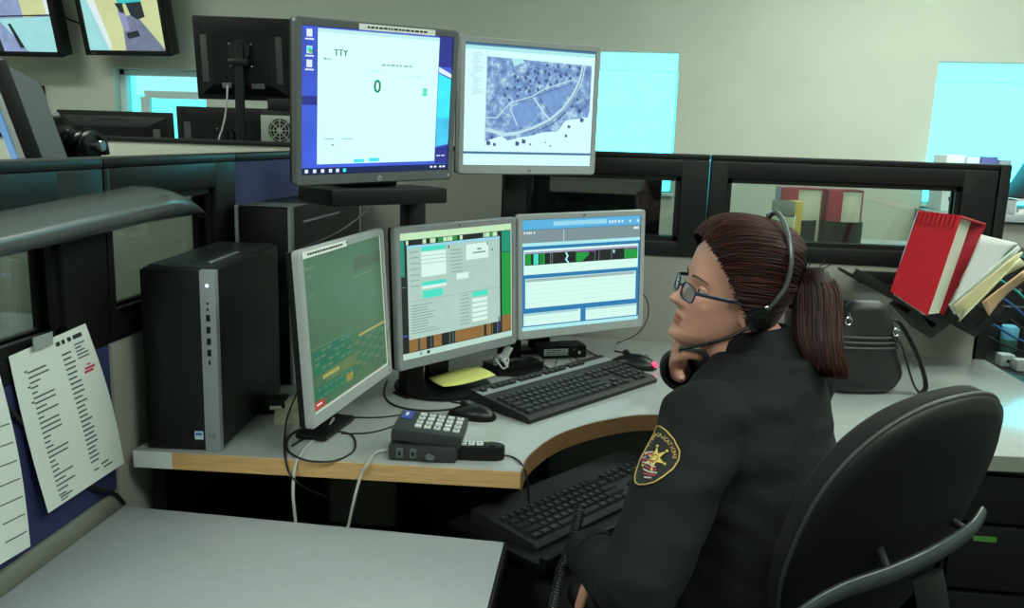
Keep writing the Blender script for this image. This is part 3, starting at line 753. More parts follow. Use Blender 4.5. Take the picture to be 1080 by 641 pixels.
# ------------------------------------------------------------------ mice
def mouse(loc, rz, label, red=False):
    t = empty('computer_mouse', loc, rz, label, 'mouse')
    b = B(); rings = []
    L = .115
    for k in range(15):
        s_ = k/14; x = -L/2+L*s_; w_ = .032*math.sin(math.pi*min(max(s_*.94+.03, 0), 1))**.45; hh = .038*(math.sin(math.pi*(s_*.9+.05))**.6)*(1-.35*s_)
        rings.append([V((x, w_*math.cos(a), max(0, hh*math.sin(a)**.8) if math.sin(a) > 0 else 0)) for a in [R(j*180/12) for j in range(13)]]+[V((x, -w_*.9, 0)), V((x, w_*.9, 0))])
    b.loft(rings, BLACK2); b.build('body', t, smooth=60)
    b = B(); b.cyl(.008, .006, (.022, 0, .030), RUBBER, 'y', 18); b.build('scroll_wheel', t)
    b = B(); b.box((.05, .0012, .004), (.030, 0, .0285), RUBBER); b.build('button_gap', t)
    if red:
        b = B(); b.sph(.0095, (-.050, -.004, .011), mat('red sensor light', (255, 40, 80), .3, emit=3.5), (1, 1.3, .9)); b.build('red_light', t)
        b = B(); b.sph(.004, (-.030, -.012, .031), CHROME, (1.6, .7, .5)); b.build('thumb_button', t)
    return t
mouse(onz(497, 441, ZT)+V((0, .01, 0)), R(165), 'black mouse on the desk behind the keypad phone box')
mp = onz(668, 387, ZT); mouse((mp.x+.0, mp.y+.01, ZT), R(150), 'black mouse glowing red at the right end of the keyboard', True).scale = (1.2, 1.25, 1.2)
# ------------------------------------------------------------------ keypad box
def keypad():
    t = empty('keypad_console', (onz(443, 488, ZT).x+.0, 1.64, ZT), R(3), 'charcoal keypad console with white buttons on the front edge of the desk', 'keypad')
    W = .138
    b = B(); b.box((W, .115, .034), (0, 0, .017), MDEV, .008); b.build('base', t)
    # upper slab, sloping down to the right
    b = B(); P = M.Translation(V((.006, .012, .047))) @ M.Rotation(R(5), 4, 'Y')
    b.box((W+.004, .125, .026), (0, 0, 0), MDEV, .005, X=P); b.build('upper_case', t)
    for k, x in enumerate((-.045, -.018)):
        b = B(); b.box((.013, .003, .020), (x, -.058, .018), DSILVER, .001); b.box((.006, .002, .008), (x, -.0598, .017), BLACK2); b.build('jack_socket', t)
    b = B(); b.cyl(.006, .012, (.014, -.060, .014), DSILVER, 'y', 16); b.cyl(.004, .018, (.022, -.060, .012), DSILVER, 'y', 12); b.build('connector', t)
    P2 = P
    for r_ in range(4):
        for c_ in range(5):
            b = B(); b.box((.0135, .0125, .005), (0, 0, 0), WHITEP, .0015)
            if (r_+c_) % 3: b.box((.006, .003, .0006), (0, 0, .0027), INKD)
            X = P2 @ M.Translation(V((-.022+c_*.0195, -.034+r_*.024, .0145)))
            b.build('button', t, X=X)
    b = B(); b.box((.022, .05, .002), (0, 0, 0), mat('blue label', (46, 62, 150), .5)); b.box((.006, .02, .0006), (-.002, .004, .0012), WHITEP)
    b.build('blue_label', t, X=P2 @ M.Translation(V((-.053, .026, .0135))))
keypad()
t = empty('inline_switch_box', (onz(505, 486, ZT).x, onz(505, 486, ZT).y+.015, ZT), R(7), 'small black corded switch box with three white buttons right of the keypad', 'switch')
b = B(); b.prism([(-.05, -.016), (.034, -.017), (.046, -.010), (.050, 0), (.046, .010), (.034, .017), (-.05, .016)], 0, .030, BLACK, .004); b.build('body', t)
for k in range(3):
    b = B(); b.box((.0135, .017, .004), (-.034+k*.0165, 0, .0312), WHITEP, .001); b.box((.005, .006, .0006), (-.034+k*.0165, 0, .0334), INK); b.build('button', t)
b = B(); b.box((.012, .022, .003), (.024, 0, .031), BLACK2, .001); b.build('top_ridge', t)
# ------------------------------------------------------------------ small boxes and papers on the desk
p = onz(291, 437, ZT)
t = empty('power_adapter', (p.x-.01, p.y+.02, ZT), R(12), 'small black power adapter with white label right of the nearer tower', 'adapter')
b = B(); b.box((.062, .05, .036), (0, 0, .018), BLACK, .006); b.build('body', t)
b = B(); b.box((.026, .0008, .009), (.006, -.0255, .017), STICK); b.build('label', t)
NOTE = mat('cream note paper', (186, 188, 160), .85)
p = onz(305, 447, ZT)
t = empty('note_pad', (p.x-.005, p.y+.05, ZT), R(20), 'cream note pad half hidden behind the green-screen monitor', 'note pad')
b = B(); b.box((.09, .10, .016), (0, 0, .008), NOTE, .001)
for k in range(5): b.box((.0905, .1005, .0004), (0, 0, .003*k+.002), TRIM)
b.build('paper_block', t)
b = B(); b.box((.06, .05, .016), (.01, .03, .025), NOTE, .001)
tag(b.build('note_block', loc=(p.x-.005, p.y+.05, ZT), rot=(0, 0, R(28))), 'smaller cream paper block stacked on the note pad', 'note pad')
p1, p2 = onz(568, 378, ZT), onz(613, 376, ZT)
t = empty('interface_box', ((p1.x+p2.x)/2, (p1.y+p2.y)/2+.03, ZT), math.atan2(p2.y-p1.y, p2.x-p1.x), 'small black interface box with white label under the right lower monitor', 'electronics')
b = B(); b.box((.137, .07, .036), (0, 0, .018), BLACK, .003); b.build('body', t)
b = B(); b.box((.075, .0008, .020), (-.028, -.0355, .019), STICK)
for k in range(3):
    for j in range(4): b.box((.010+.004*((k+j) % 3), .0006, .0022), (-.052+j*.016, -.0361, .025-k*.006), INK)
b.build('label', t)
b = B(); b.cyl(.005, .006, (.045, -.036, .016), CHROME, 'y', 12); b.cyl(.004, .006, (.028, -.036, .026), DSILVER, 'y', 12); b.build('sockets', t)
p = onz(540, 392, ZT)
t = empty('black_card_reader', (p.x+.0, p.y+.02, ZT), R(40), 'flat black device behind the left end of the keyboard', 'electronics')
b = B(); b.box((.15, .085, .026), (0, 0, .013), BLACK2, .004); b.build('body', t)
b = B(); b.box((.05, .02, .003), (0, .01, .0275), DSILVER, .001); b.build('top_plate', t)
YEL = mat('yellow paper', (204, 206, 118), .8)
p = onz(487, 399, ZT+.03)
b = B()
g = [[V((x*.15, y*.085, .002+.006*math.sin(3*x+2*y)+.004*x)) for x in [i/8 for i in range(-4, 5)]] for y in [j/3-.5 for j in range(4)]]
b.loft(g, YEL, closed_ends=False, wrap=False)
o = b.build('yellow_paper', loc=(p.x, p.y, ZT+.034), rot=(0, 0, R(40))); so = o.modifiers.new('thickness', 'SOLIDIFY'); so.thickness = .0012
tag(o, 'curled yellow note paper on the stand below the middle monitor', 'paper')
b = B(); rnd = random.Random(4)
p = onz(528, 389, ZT+.02)
for k in range(3):
    pts = [V((.02*math.cos(a+k)*(1+.3*math.sin(3*a)), .022*math.sin(a), .012+.012*math.sin(2*a+k)+k*.006)) for a in [R(j*45) for j in range(8)]]
    b.tube(pts, .0022, WHITEP, 6, 4, closed=True)
b.box((.022, .012, .034), (-.004, .0, .045), WHITEP, .002, X=M.Rotation(R(25), 4, 'Y'))
b.tube([(.01, 0, .03), (.022, .004, .055), (.016, .006, .075), (.006, .01, .085)], .0018, WHITEP)
tag(b.build('coiled_white_cable', loc=(p.x, p.y, ZT+.026)), 'bunch of coiled white cable with a plug under the middle monitor', 'cable')
# cables
def cord(label, pts, r=.0022, m=CORD, name='cable', grp=None):
    b = B(); b.tube(pts, r, m, 8, 6); return tag(b.build(name, smooth=60), label, 'cable', grp)
zc_ = ZT+.0025
def dk(*pp): return [onz(x, y, zc_) for x, y in pp]
cord('black cord looped in wide circles under the green-screen monitor', dk((345, 462), (322, 452), (305, 460), (303, 474), (322, 485), (352, 486), (374, 474), (370, 458), (345, 455), (322, 462), (308, 470)), .0022)
cord('thin black cord running from the monitor loops to the keypad', dk((360, 457), (390, 456), (415, 449), (430, 440)), .0018)
cord('thin black cord lying behind the keypad console', dk((372, 440), (400, 440), (425, 437), (436, 436)), .0018)
cord('black cord curling round the stand of the middle monitor', dk((408, 402), (405, 415), (412, 425), (430, 431), (455, 433), (480, 431), (505, 428), (511, 430)), .0025)
pz = dk((396, 476), (388, 490))
cord('pale grey cable dropping over the desk edge left of the keypad', [onz(408, 474, ZT+.008)]+[onz(396, 478, zc_), onz(388, 489, zc_), ony(381, 500, 1.545), ony(374, 525, 1.53), ony(367, 556, 1.53)], .003, CORDG)
cord('white cable dropping over the desk edge below the green-screen monitor', [onz(352, 441, zc_+.02), onz(338, 458, zc_), onz(322, 472, zc_), onz(316, 481, zc_), ony(311, 494, 1.540), ony(309, 520, 1.525), ony(312, 552, 1.525)], .0033, CORDG)
cord('black cord hanging over the desk edge beside the white cable', [onz(313, 415, ZT+.05), onz(303, 440, ZT+.02), onz(300, 465, zc_), onz(301, 482, zc_), ony(304, 496, 1.54), ony(311, 506, 1.53), ony(325, 516, 1.56), ony(345, 524, 1.6)], .0022)
cord('black cord trailing from the switch box over the curved desk edge', [onz(531, 480, ZT+.012), onz(541, 482, zc_), onz(549, 488, zc_), ony(555, 500, 1.60), ony(558, 530, 1.62)], .0022)
cord('black wire joining the interface box to the desk behind', [onz(598, 372, ZT+.015), onz(603, 385, zc_), onz(590, 392, zc_), onz(572, 386, zc_), onz(560, 380, zc_)], .0016)
cord('thin black wire looped in front of the interface box', [onz(588, 360, ZT+.04), onz(577, 372, ZT+.01), onz(573, 383, zc_), onz(583, 389, zc_), onz(588, 378, ZT+.01)], .0016)
cord('black wire behind the right side of the right lower monitor', [onz(650, 362, zc_), ony(672, 352, 2.50), ony(683, 335, 2.52), ony(683, 318, 2.52), ony(678, 310, 2.52)], .0018)
cord('black wire on the desk behind the keyboard', dk((610, 362), (624, 372), (640, 380)), .0018)
cord('shorter black wire on the desk behind the keyboard', dk((585, 366), (598, 372), (612, 381)), .0016)
cord('black coiled cord end by the farther tower', [V((-.74, 2.02, 1.02)), V((-.755, 2.0, .99)), V((-.762, 1.99, .94)), V((-.745, 1.99, .905)), V((-.71, 2.0, .90))], .003, CORD)
cord('grey cable slung across the side of the farther tower', [V((-.62, 2.2, 1.19)), V((-.66, 2.15, 1.15)), V((-.70, 2.10, 1.12)), V((-.76, 2.03, 1.09))], .003, mat('grey cord', (90, 94, 95), .5))
# coiled headset cord hanging below the tray
b = B(); base_ = [V(p) for p in (atd(612, 535, 1.62), atd(606, 565, 1.56), atd(592, 600, 1.5), atd(584, 640, 1.42), atd(582, 690, 1.38))]
pts = []
N_ = 300
for i in range(N_):
    s_ = i/(N_-1)*(len(base_)-1.001); k = int(s_); f = s_-k; p = base_[k].lerp(base_[k+1], f)
    a = i*1.05; pts.append(p+V((.009*math.cos(a), .009*math.sin(a), .002*math.sin(a))))
b.tube(pts, .0018, mat('glossy coiled cord', (26, 27, 28), .2), 6, 1)
COILED = b.build('headset_cord', smooth=60)

# ------------------------------------------------------------------ papers on the left partition
XP = XL+.0325
def sheet(corners, lines, label, curl=.02):
    tl, tr, br, bl = [V(c) for c in corners]
    n = V((1, 0, 0)); N1, N2 = 14, 18
    def S(u, v, off=0):
        p = tl.lerp(tr, u).lerp(bl.lerp(br, u), v)
        k = curl*(v**1.5)*(1+.6*(abs(u-.5)*2)**2)+.012*math.sin(math.pi*v)*(u-.3)
        return p+n*(k+off)
    t = empty('paper_sheet', (tl+tr)/2, 0, label, 'paper')
    b = B(); b.loft([[S(u/N1, v/N2)-((tl+tr)/2) for u in range(N1+1)] for v in range(N2+1)], PAPER, closed_ends=False, wrap=False)
    for (u0, v0, u1, hgt, m_) in lines:
        n_ = max(1, int((u1-u0)/.06))
        for k in range(n_):
            a, c = u0+(u1-u0)*k/n_, u0+(u1-u0)*(k+1)/n_
            b.poly([S(a, v0, .0012)-((tl+tr)/2), S(c, v0, .0012)-((tl+tr)/2), S(c, v0+hgt, .0012)-((tl+tr)/2), S(a, v0+hgt, .0012)-((tl+tr)/2)], m_)
    o = b.build('page', t, smooth=0); so = o.modifiers.new('thickness', 'SOLIDIFY'); so.thickness = .0005; so.offset = 0
    return t
ln = []; rnd = random.Random(9)
for k, wd in enumerate((.05, .04, .05, .09, .05)): ln.append((.55+k*.075, .035, .55+k*.075+wd*.9, .026, INKD))
for k in range(26):
    v = .12+k*.032
    if k in (0, 3, 6): ln.append((.12, v, .15, .010, INK))
    l = rnd.choice((.06, .08, .12, .22, .24)); ln.append((.15, v+.012, .15+l, .010, INK))
    if k > 0 and k < 25:
        ln.append((.58, v-.035, .58+rnd.choice((.10, .12, .14)), .011, INK))
for k in range(5): ln.append((.76, .09+k*.022, .76+rnd.uniform(.08, .16), .009, INK))
ln += [(.80, .255, .93, .014, INKR), (.78, .275, .90, .014, INKR), (.84, .235, .88, .01, INKR), (.70, .90, .80, .011, INK), (.72, .93, .84, .011, INK), (.60, .915, .66, .01, INK), (.16, .95, .30, .01, INK), (.16, .97, .24, .008, INK)]
cs = [onx_ for onx_ in ()]
def onx(x, y, X):
    d = ray(x, y); t = X/d.x; return V((X, d.y*t, EYE+d.z*t))
sheet([onx(9, 376, XP+.004), onx(90, 341, XP+.004), onx(131, 488, XP+.02), onx(51, 541, XP+.02)], ln, 'white printed list taped to the blue partition above the side table', .0)
ln2 = [(.55, .30+k*.10, .95, .006, INK) for k in range(7)]
sheet([onx(-55, 400, XP+.004), onx(-3, 385, XP+.004), onx(32, 576, XP+.02), onx(-25, 610, XP+.02)], ln2, 'second white sheet on the blue partition, cut by the left edge of the photo', .0)
b = B(); b.box((.0012, .05, .022), (0, 0, 0), mat('clear tape', (150, 158, 155), .3)); q = onx(44, 357, XP+.009)
tag(b.build('tape_strip', loc=q+V((.002, .0, -.004)), rot=(0, 0, 0)), 'strip of clear tape holding the printed list', 'tape')
cord('black cable running along the blue partition behind the sheets', [onx(-10, 405, XP+.003), onx(10, 432, XP+.003), onx(30, 452, XP+.003), onx(55, 475, XP+.003), onx(95, 512, XP+.003), onx(120, 520, XP+.003), onx(131, 531, XP+.004)], .004)
# ------------------------------------------------------------------ behind the left partition
def back_monitor(pos, yaw, tilt, w, h, label, pole=None, zb=.74, group=None, base=True):
    t = empty('desk_monitor', (pos[0], pos[1], zb), yaw+math.pi, label, 'monitor', group)
    P = M.Translation(V((0, 0, pos[2]-zb))) @ M.Rotation(-tilt, 4, 'X')
    b = B(); b.box((w, .022, h), (0, .002, 0), BLACK, .006)
    def rc(W, H, y, dz=0): return [V((W/2, y, H/2+dz)), V((-W/2, y, H/2+dz)), V((-W/2, y, -H/2+dz)), V((W/2, y, -H/2+dz))]
    b.loft([rc(w*.92, h*.88, .012), rc(w*.62, h*.62, .045), rc(w*.60, h*.60, .052)], BLACK)
    b.box((w*.25, .004, .02), (0, .033, h*.37), BLACK2, X=M.Translation(V((0, -.010, 0))))
    hs = b.build('housing', t, X=P)
    vent = mat('dark vent grey', (62, 64, 64), .5)
    for sx in (-1, 1):
        b = B(); b.box((w*.09, .004, h*.56), (sx*w*.37, .034, 0), vent, .002, X=None); b.build('side_vent', t, X=P)
    b = B()
    for sx in (-1, 1):
        for sz in (-1, 1): b.cyl(.004, .004, (sx*.045, .054, sz*.045+.02), CHROME, 'y', 10)
    b.build('mounting_screws', hs)
    b = B(); b.box((w*.9, .002, h*.88), (0, -.0105, 0), em('far display', (120, 150, 180), .6)); b.build('screen', t, X=P)
    b = B(); b.box((.04, .010, .022), (w*.16, .05, -h*.31), DSILVER, .001); b.box((.055, .010, .022), (-w*.16, .05, -h*.31), DSILVER, .001); b.build('sockets', t, X=P)
    Hc = pos[2]-zb
    if base:
        b = B(); b.cyl(.020, Hc+.06, (0, .085, (Hc+.06)/2), BLKMET, 'z', 20); b.build('stand_column', t)
        b = B(); b.cyl(.045, .03, (0, .068, Hc+.03), BLACK, 'y', 24); b.box((.085, .05, .03), (0, .085, Hc-.02), BLACK, .008); b.build('tilt_joint', t)
        b = B(); b.cyl(.10, .012, (0, .06, .006), BLACK, 'z', 36, bev=.003); b.build('stand_base', t)
    return t
t = empty('far_desk', (-2.0, 4.02, 0), 0, 'desk behind the cream partition carrying the far monitors', 'desk')
b = B(); b.box((2.2, .95, .03), (0, 0, .725), TABLELAM, .003); b.build('worktop', t)
for sx in (-1, 1):
    b = B(); b.box((.03, .85, .71), (sx*1.05, 0, .355), BLKMET, .003); b.build('side_panel', t)
back_monitor((-1.60, 3.66, 1.675), R(9.3), R(8), .41, .345, 'black monitor high on a pole, seen from behind above the cream partition')
back_monitor((-2.20, 3.66, 1.275), R(2), R(3), .53, .33, 'black widescreen monitor back left of the pole monitor')
back_monitor((-1.86, 4.08, 1.315), R(2), R(3), .53, .33, 'black widescreen monitor back directly behind the pole')
cord('grey cable hanging from the back of the pole monitor', [ony(240, 90, 3.56), ony(239, 110, 3.54), ony(236, 130, 3.54), ony(230, 151, 3.54), ony(229, 175, 3.56)], .004, CORDG)
# hutch with PC
t = empty('black_hutch', (-1.33, 3.80, .74), 0, 'black shelf box behind the blue partition carrying the computer with a fan', 'shelf')
b = B(); b.box((.34, .30, .56), (0, 0, .28), BLKMET, .004); b.build('box', t)
t = empty('desktop_computer', (-1.40, 3.72, 1.30), 0, 'beige backed desktop computer with round fan grille right of the pole', 'computer')
BEI = mat('galvanised steel', (150, 156, 148), .45, .3)
b = B(); b.box((.20, .30, .16), (0, .02, .08), BLACK, .003); b.build('case', t)
b = B(); b.box((.15, .006, .125), (-.025, -.133, .078), BEI, .001); ps = b.build('power_supply_plate', t)
b = B(); b.cyl(.050, .004, (-.015, -.137, .078), BLACK2, 'y', 32); b.cyl(.012, .006, (-.015, -.140, .078), BEI, 'y', 20)
for k in range(8):
    a = k*math.pi/4; b.box((.042, .003, .004), (.030, 0, 0), BEI, X=M.Translation(V((-.015, -.140, .078))) @ M.Rotation(a, 4, 'Y'))
for rr_ in (.028, .042):
    b.tube([(-.015+rr_*math.cos(R(j*30)), -.140, .078+rr_*math.sin(R(j*30))) for j in range(12)], .0015, BEI, 6, 2, closed=True)
b.build('fan_grille', ps)
b = B(); b.box((.16, .24, .05), (0, 0, .025), BLACK, .004)
tag(b.build('external_drive', loc=(-1.40, 3.73, 1.4615)), 'flat black unit lying on top of the computer with the fan', 'electronics')
# big monitor on an arm at the far left
t = empty('arm_monitor', (-1.45, 1.80, .74), 0, 'thick monitor on an arm at the left edge, seen edge-on', 'monitor')
BLUES = em('far blue screen', (70, 140, 205), .8)
C0 = onx(13, 151, -1.33)-V((-1.45, 1.80, .74))
P = M.Translation(C0) @ M.Rotation(R(-51), 4, 'Z') @ M.Rotation(R(15), 4, 'X')
b = B(); b.box((.40, .012, .34), (0, 0, 0), LSILVER, .004); b.build('bezel', t, X=P)
b = B(); b.box((.40, .03, .335), (0, .021, 0), BLACK, .006); b.loft([[V((sx*.19, .03, sz*.16)) for sx, sz in ((-1, -1), (1, -1), (1, 1), (-1, 1))], [V((sx*.14, .085, sz*.11)) for sx, sz in ((-1, -1), (1, -1), (1, 1), (-1, 1))]], DSILVER)
b.build('housing', t, X=P)
b = B()
for k in range(16): b.box((.002, .03, .004), (-.168, .058, -.07+k*.009), mat('vent slot', (150, 152, 150), .5), X=None)
b.build('vent_slots', t, X=P)
b = B(); b.box((.365, .003, .29), (0, -.0065, .004), BLUES); b.build('screen', t, X=P)
b = B(); p0 = P @ V((0, .085, 0)); p1 = C0+V((.135, .05, .0)); b.cyl(.045, .03, (0, .095, 0), BLACK, 'y', 28, X=P); b.build('swivel_plate', t)
b = B(); b.cap(p0, p1, .028, .028, BLACK); b.sph(.030, p1, BLACK2); b.cyl(.036, .018, p1-V((.03, 0, 0)), BLACK, 'x', 20, bev=.003); b.cyl(.033, .016, p1+V((.022, 0, 0)), BLACK, 'x', 20, bev=.003); b.cyl(.012, .02, p1+V((.04, 0, .0)), CHROME, 'x', 14); b.cyl(.010, .03, p1+V((0, -.03, .01)), BLACK2, 'y', 14); b.tube([p1+V((0, 0, .03)), p1+V((.03, .02, .02)), p1+V((.035, .03, -.02))], .01, BLACK); b.build('arm_joint', t, smooth=50)
b = B(); b.cyl(.024, p1.z, (p1.x, p1.y, p1.z/2), BLKMET, 'z', 20); b.build('pole', t)
b = B(); b.box((.12, .12, .012), (p1.x, p1.y, .006), BLKMET, .003); b.build('clamp_plate', t)
t = empty('left_desk', (-1.75, 1.9, 0), 0, 'grey desk beyond the left glass partition', 'desk')
b = B(); b.box((1.3, 1.5, .03), (0, 0, .725), TABLELAM, .003); b.build('worktop', t)
for sx in (-1, 1):
    b = B(); b.box((.03, 1.4, .71), (sx*.60, 0, .355), BLKMET, .003); b.build('side_panel', t)
# wall box
p = ony(38, 104, 4.59)
t = empty('wall_box', p, 0, 'small dark box with a lit display on the back wall at far left', 'wall device')
b = B(); b.box((.085, .05, .145), (0, 0, 0), BLACK, .006); b.build('body', t)
b = B(); b.box((.035, .003, .055), (.008, -.0265, .005), em('lit display', (170, 230, 236), 1.)); b.build('display', t)
# ------------------------------------------------------------------ wall displays
def wall_display(pos, yaw, tilt, label, paint):
    t = empty('wall_display', pos, yaw, label, 'wall monitor')
    P = M.Rotation(tilt, 4, 'X')
    w, h = .50, .42
    b = B()
    for sx in (-1, 1): b.box((.026, .03, h), (sx*(w/2-.013), 0, 0), BLACK, .005)
    for sz in (-1, 1): b.box((w, .03, .026), (0, 0, sz*(h/2-.013)), BLACK, .005)
    b.build('bezel', t, X=P)
    b = B(); b.box((w-.004, .07, h-.004), (0, .045, 0), BLACK, .008); b.build('housing', t, X=P)
    b = B(); paint(b, w-.05, h-.05); b.build('screen', t, X=P, smooth=0)
    b = B(); b.box((.10, .10, .10), (0, .10, .0), BLKMET, .01); b.build('wall_mount', t)
    b = B(); b.box((.02, .002, .006), (-w/2+.05, -.016, -h/2+.012), DSILVER); b.build('power_light', t, X=P)
    return t
c_y = em('yellow floor', (206, 216, 158), .95, .06, 8); c_c = em('pale cyan floor', (160, 224, 224), .95, .05, 10); c_g = em('grey floor strip', (120, 132, 160), .85, .12, 20); c_d = em('dark clothing', (38, 48, 60), .6); c_s = em('checked turquoise shirt', (60, 196, 200), .9, .2, 40); c_l = em('lilac street', (146, 164, 206), .9, .22, 18); c_w = em('white glare', (220, 235, 236), 1.)
def P2(b, m, pts, w, h, lay): b.poly([(-w/2+u*w, -.004-lay*.0006, h/2-v*h) for u, v in pts][::-1], m)
def pd2(b, w, h):
    P2(b, c_y, [(0, 0), (1, 0), (1, 1), (0, 1)], w, h, 0)
    P2(b, c_c, [(0, .1), (.02, .1), (.28, 1), (0, 1)], w, h, 1)
    P2(b, c_w, [(.0, 0), (.12, 0), (.30, .9), (.28, 1), (.26, 1)], w, h, 1)
    P2(b, c_g, [(.50, .55), (.68, .50), (1.0, 1), (.48, 1)], w, h, 2)
    P2(b, em('lilac floor', (150, 156, 196), .9), [(.46, .45), (.56, .5), (.58, .72), (.5, .74)], w, h, 3)
    P2(b, c_s, [(.44, .10), (.80, .08), (.78, .36), (.48, .38)], w, h, 3)
    P2(b, c_d, [(.44, .36), (.54, .36), (.55, .50), (.49, .48)], w, h, 4); P2(b, c_d, [(.58, .36), (.78, .34), (.80, .54), (.70, .58), (.62, .52)], w, h, 4)
    P2(b, c_d, [(.52, .76), (.68, .72), (.70, .80), (.54, .84)], w, h, 4)
    P2(b, em('skin tone far', (196, 170, 150), .9), [(.56, .0), (.68, .0), (.68, .09), (.56, .09)], w, h, 3)
def pd1(b, w, h):
    P2(b, c_l, [(0, 0), (1, 0), (1, 1), (0, 1)], w, h, 0)
    P2(b, c_y, [(.62, 0), (.92, 0), (.95, .50), (.64, .54)], w, h, 1); P2(b, c_w, [(.92, 0), (1, 0), (1, .5), (.95, .5)], w, h, 1)
    P2(b, c_d, [(0, .525), (1, .49), (1, .51), (0, .545)], w, h, 2)
    P2(b, c_c, [(.30, .56), (1, .52), (1, 1), (.62, 1)], w, h, 1)
    P2(b, c_d, [(.42, .62), (.46, .62), (.58, .95), (.52, .95)], w, h, 3); P2(b, c_d, [(.10, .0), (.16, 0), (.30, 1), (.22, 1)], w, h, 3)
wall_display(V((-2.56, 4.36, 1.945)), R(-5), R(13), 'black wall display showing a person in a turquoise shirt from above', pd2)
wall_display(V((-3.14, 4.32, 1.925)), R(-3), R(13), 'black wall display at the top left corner showing split camera views', pd1)
cord('dark cable drooping on the wall between the two wall displays', [ony(55, 5, 4.612), ony(72, 20, 4.612), ony(90, 26, 4.612)], .005)
# ------------------------------------------------------------------ beyond the right glazed partition
t = empty('grey_counter', (.87, 3.75, 0), 0, 'grey counter beyond the clear glass carrying the red books', 'counter')
b = B(); b.box((1.1, .55, .03), (0, 0, .965), TABLELAM, .003); b.build('top', t)
b = B(); b.box((1.04, .50, .95), (0, .01, .475), GREYF, .003); b.build('body', t)
zb_ = .981
t = empty('desk_organizer', (.875, 3.66, zb_), R(0), 'black curved book organizer holding the red books behind the glass', 'organizer')
b = B()
for c0 in (-.11, .075):
    rings = []
    for k in range(13):
        a = R(k*15); rings.append([V((c0-.085*math.cos(a), -.055*math.sin(a)+.0, z)) for z in (0, .105)]+[V((c0-.080*math.cos(a), -.050*math.sin(a), z)) for z in (.105, 0)])
    b.loft(rings, BLACK2)
b.build('curved_front', t, smooth=60)
b = B(); b.box((.37, .16, .006), (-.015, .08, .003), BLACK2); b.box((.37, .005, .11), (-.015, .16, .055), BLACK2); b.build('tray', t)
REDB = mat('dark red book cover', (150, 42, 62), .45); PAGES = mat('book pages', (206, 206, 188), .85, noise=.06, nscale=4, stretch=(150, 1, 1))
def book(name, loc, rz, w, h, d, cov, label, group=None, lean=0., tp=PAGES):
    t = empty(name, loc, rz, label, 'book' if 'book' in name else 'binder', group); t.rotation_euler = (0, lean, rz)
    b = B(); b.box((.004, d, h), (0, 0, h/2), cov, .001); b.box((.004, d, h), (w, 0, h/2), cov, .001); b.box((w, .004, h), (w/2, d/2, h/2), cov, .001); b.build('cover', t)
    b = B(); b.box((w-.006, d-.012, h-.012), (w/2, -.004, h/2), tp, .001); b.build('pages', t)
    return t
def spinebook(name, loc, rz, w, h, d, cov, label, lean=0.):
    t = empty(name, loc, rz, label, 'book'); t.rotation_euler = (0, lean, rz)
    b = B(); b.box((w, d, .004), (w/2, d/2, h), cov, .001)
    b.box((w*.42, .005, h), (w*.21, 0, h/2), cov, .002); b.box((.004, d, h), (0, d/2, h/2), cov, .001); b.box((.004, d, h), (w, d/2, h/2), cov, .001); b.build('cover', t)
    b = B(); b.box((w*.56, d-.01, h-.01), (w*.71, d/2, h/2), PAGES, .001); b.build('pages', t)
    return t
spinebook('red_book', (.885, 3.64, zb_+.006), 0, .135, .225, .12, REDB, 'right thick dark red book with pale pages in the organizer')
spinebook('red_book', (.70, 3.66, zb_+.006), 0, .165, .225, .12, REDB, 'left dark red book half behind a yellow book in the organizer')
b = B(); b.box((.03, .12, .185), (0, 0, .0925), mat('yellow book', (206, 176, 84), .6), .002)
tag(b.build('yellow_book', loc=(.745, 3.575, zb_)), 'thin yellow book standing in front of the left red book', 'book')
t = empty('leaflet_box', (.68, 3.50, zb_), R(-14), 'pale open document box left of the red books', 'box')
b = B(); b.box((.10, .10, .13), (0, 0, .065), mat('cream card', (196, 206, 176), .8), .002); b.build('box_body', t)
b = B(); b.box((.085, .004, .07), (.0, .0, .155), mat('grey printed card', (140, 150, 140), .7), .001); b.box((.10, .10, .004), (0, 0, .128), PAPER); b.build('printed_card', t)
# binders on the sill of the right window
for (x, w_, h_, c_, lb) in ((1.60, .085, .27, (232, 240, 244), 'white binder on the window sill, leftmost of the row'), (1.695, .06, .265, (226, 232, 252), 'second white binder on the window sill, beside the blue one'), (1.762, .075, .268, (96, 104, 176), 'blue binder standing on the window sill'), (1.845, .055, .255, (150, 165, 176), 'pale grey binder on the window sill, rightmost of the row')):
    t = empty('ring_binder', (x+w_/2, YB-.13, 1.095), 0, lb, 'binder')
    mc = mat('binder %s' % str(c_), c_, .5)
    b = B(); b.box((w_, .18, h_), (0, 0, h_/2), mc, .004); b.build('cover', t)
    b = B(); b.cyl(.012, .002, (0, -.091, .06), BLACK2, 'y', 16); b.build('finger_hole', t)
    b = B(); b.box((w_*.5, .001, .08), (0, -.0908, h_*.68), PAPER if c_[0] < 180 else mat('blue spine label', (120, 140, 190), .6)); b.build('spine_label', t)
b = B(); b.box((1.5, .34, .03), (0, 0, -.015), TABLELAM, .003); b.box((1.4, .30, 1.03), (0, .01, -.55), GREYF, .003)
tag(b.build('window_cabinet', loc=(2.3, YB-.19, 1.094)), 'low cabinet under the right window carrying the binders', 'cabinet')
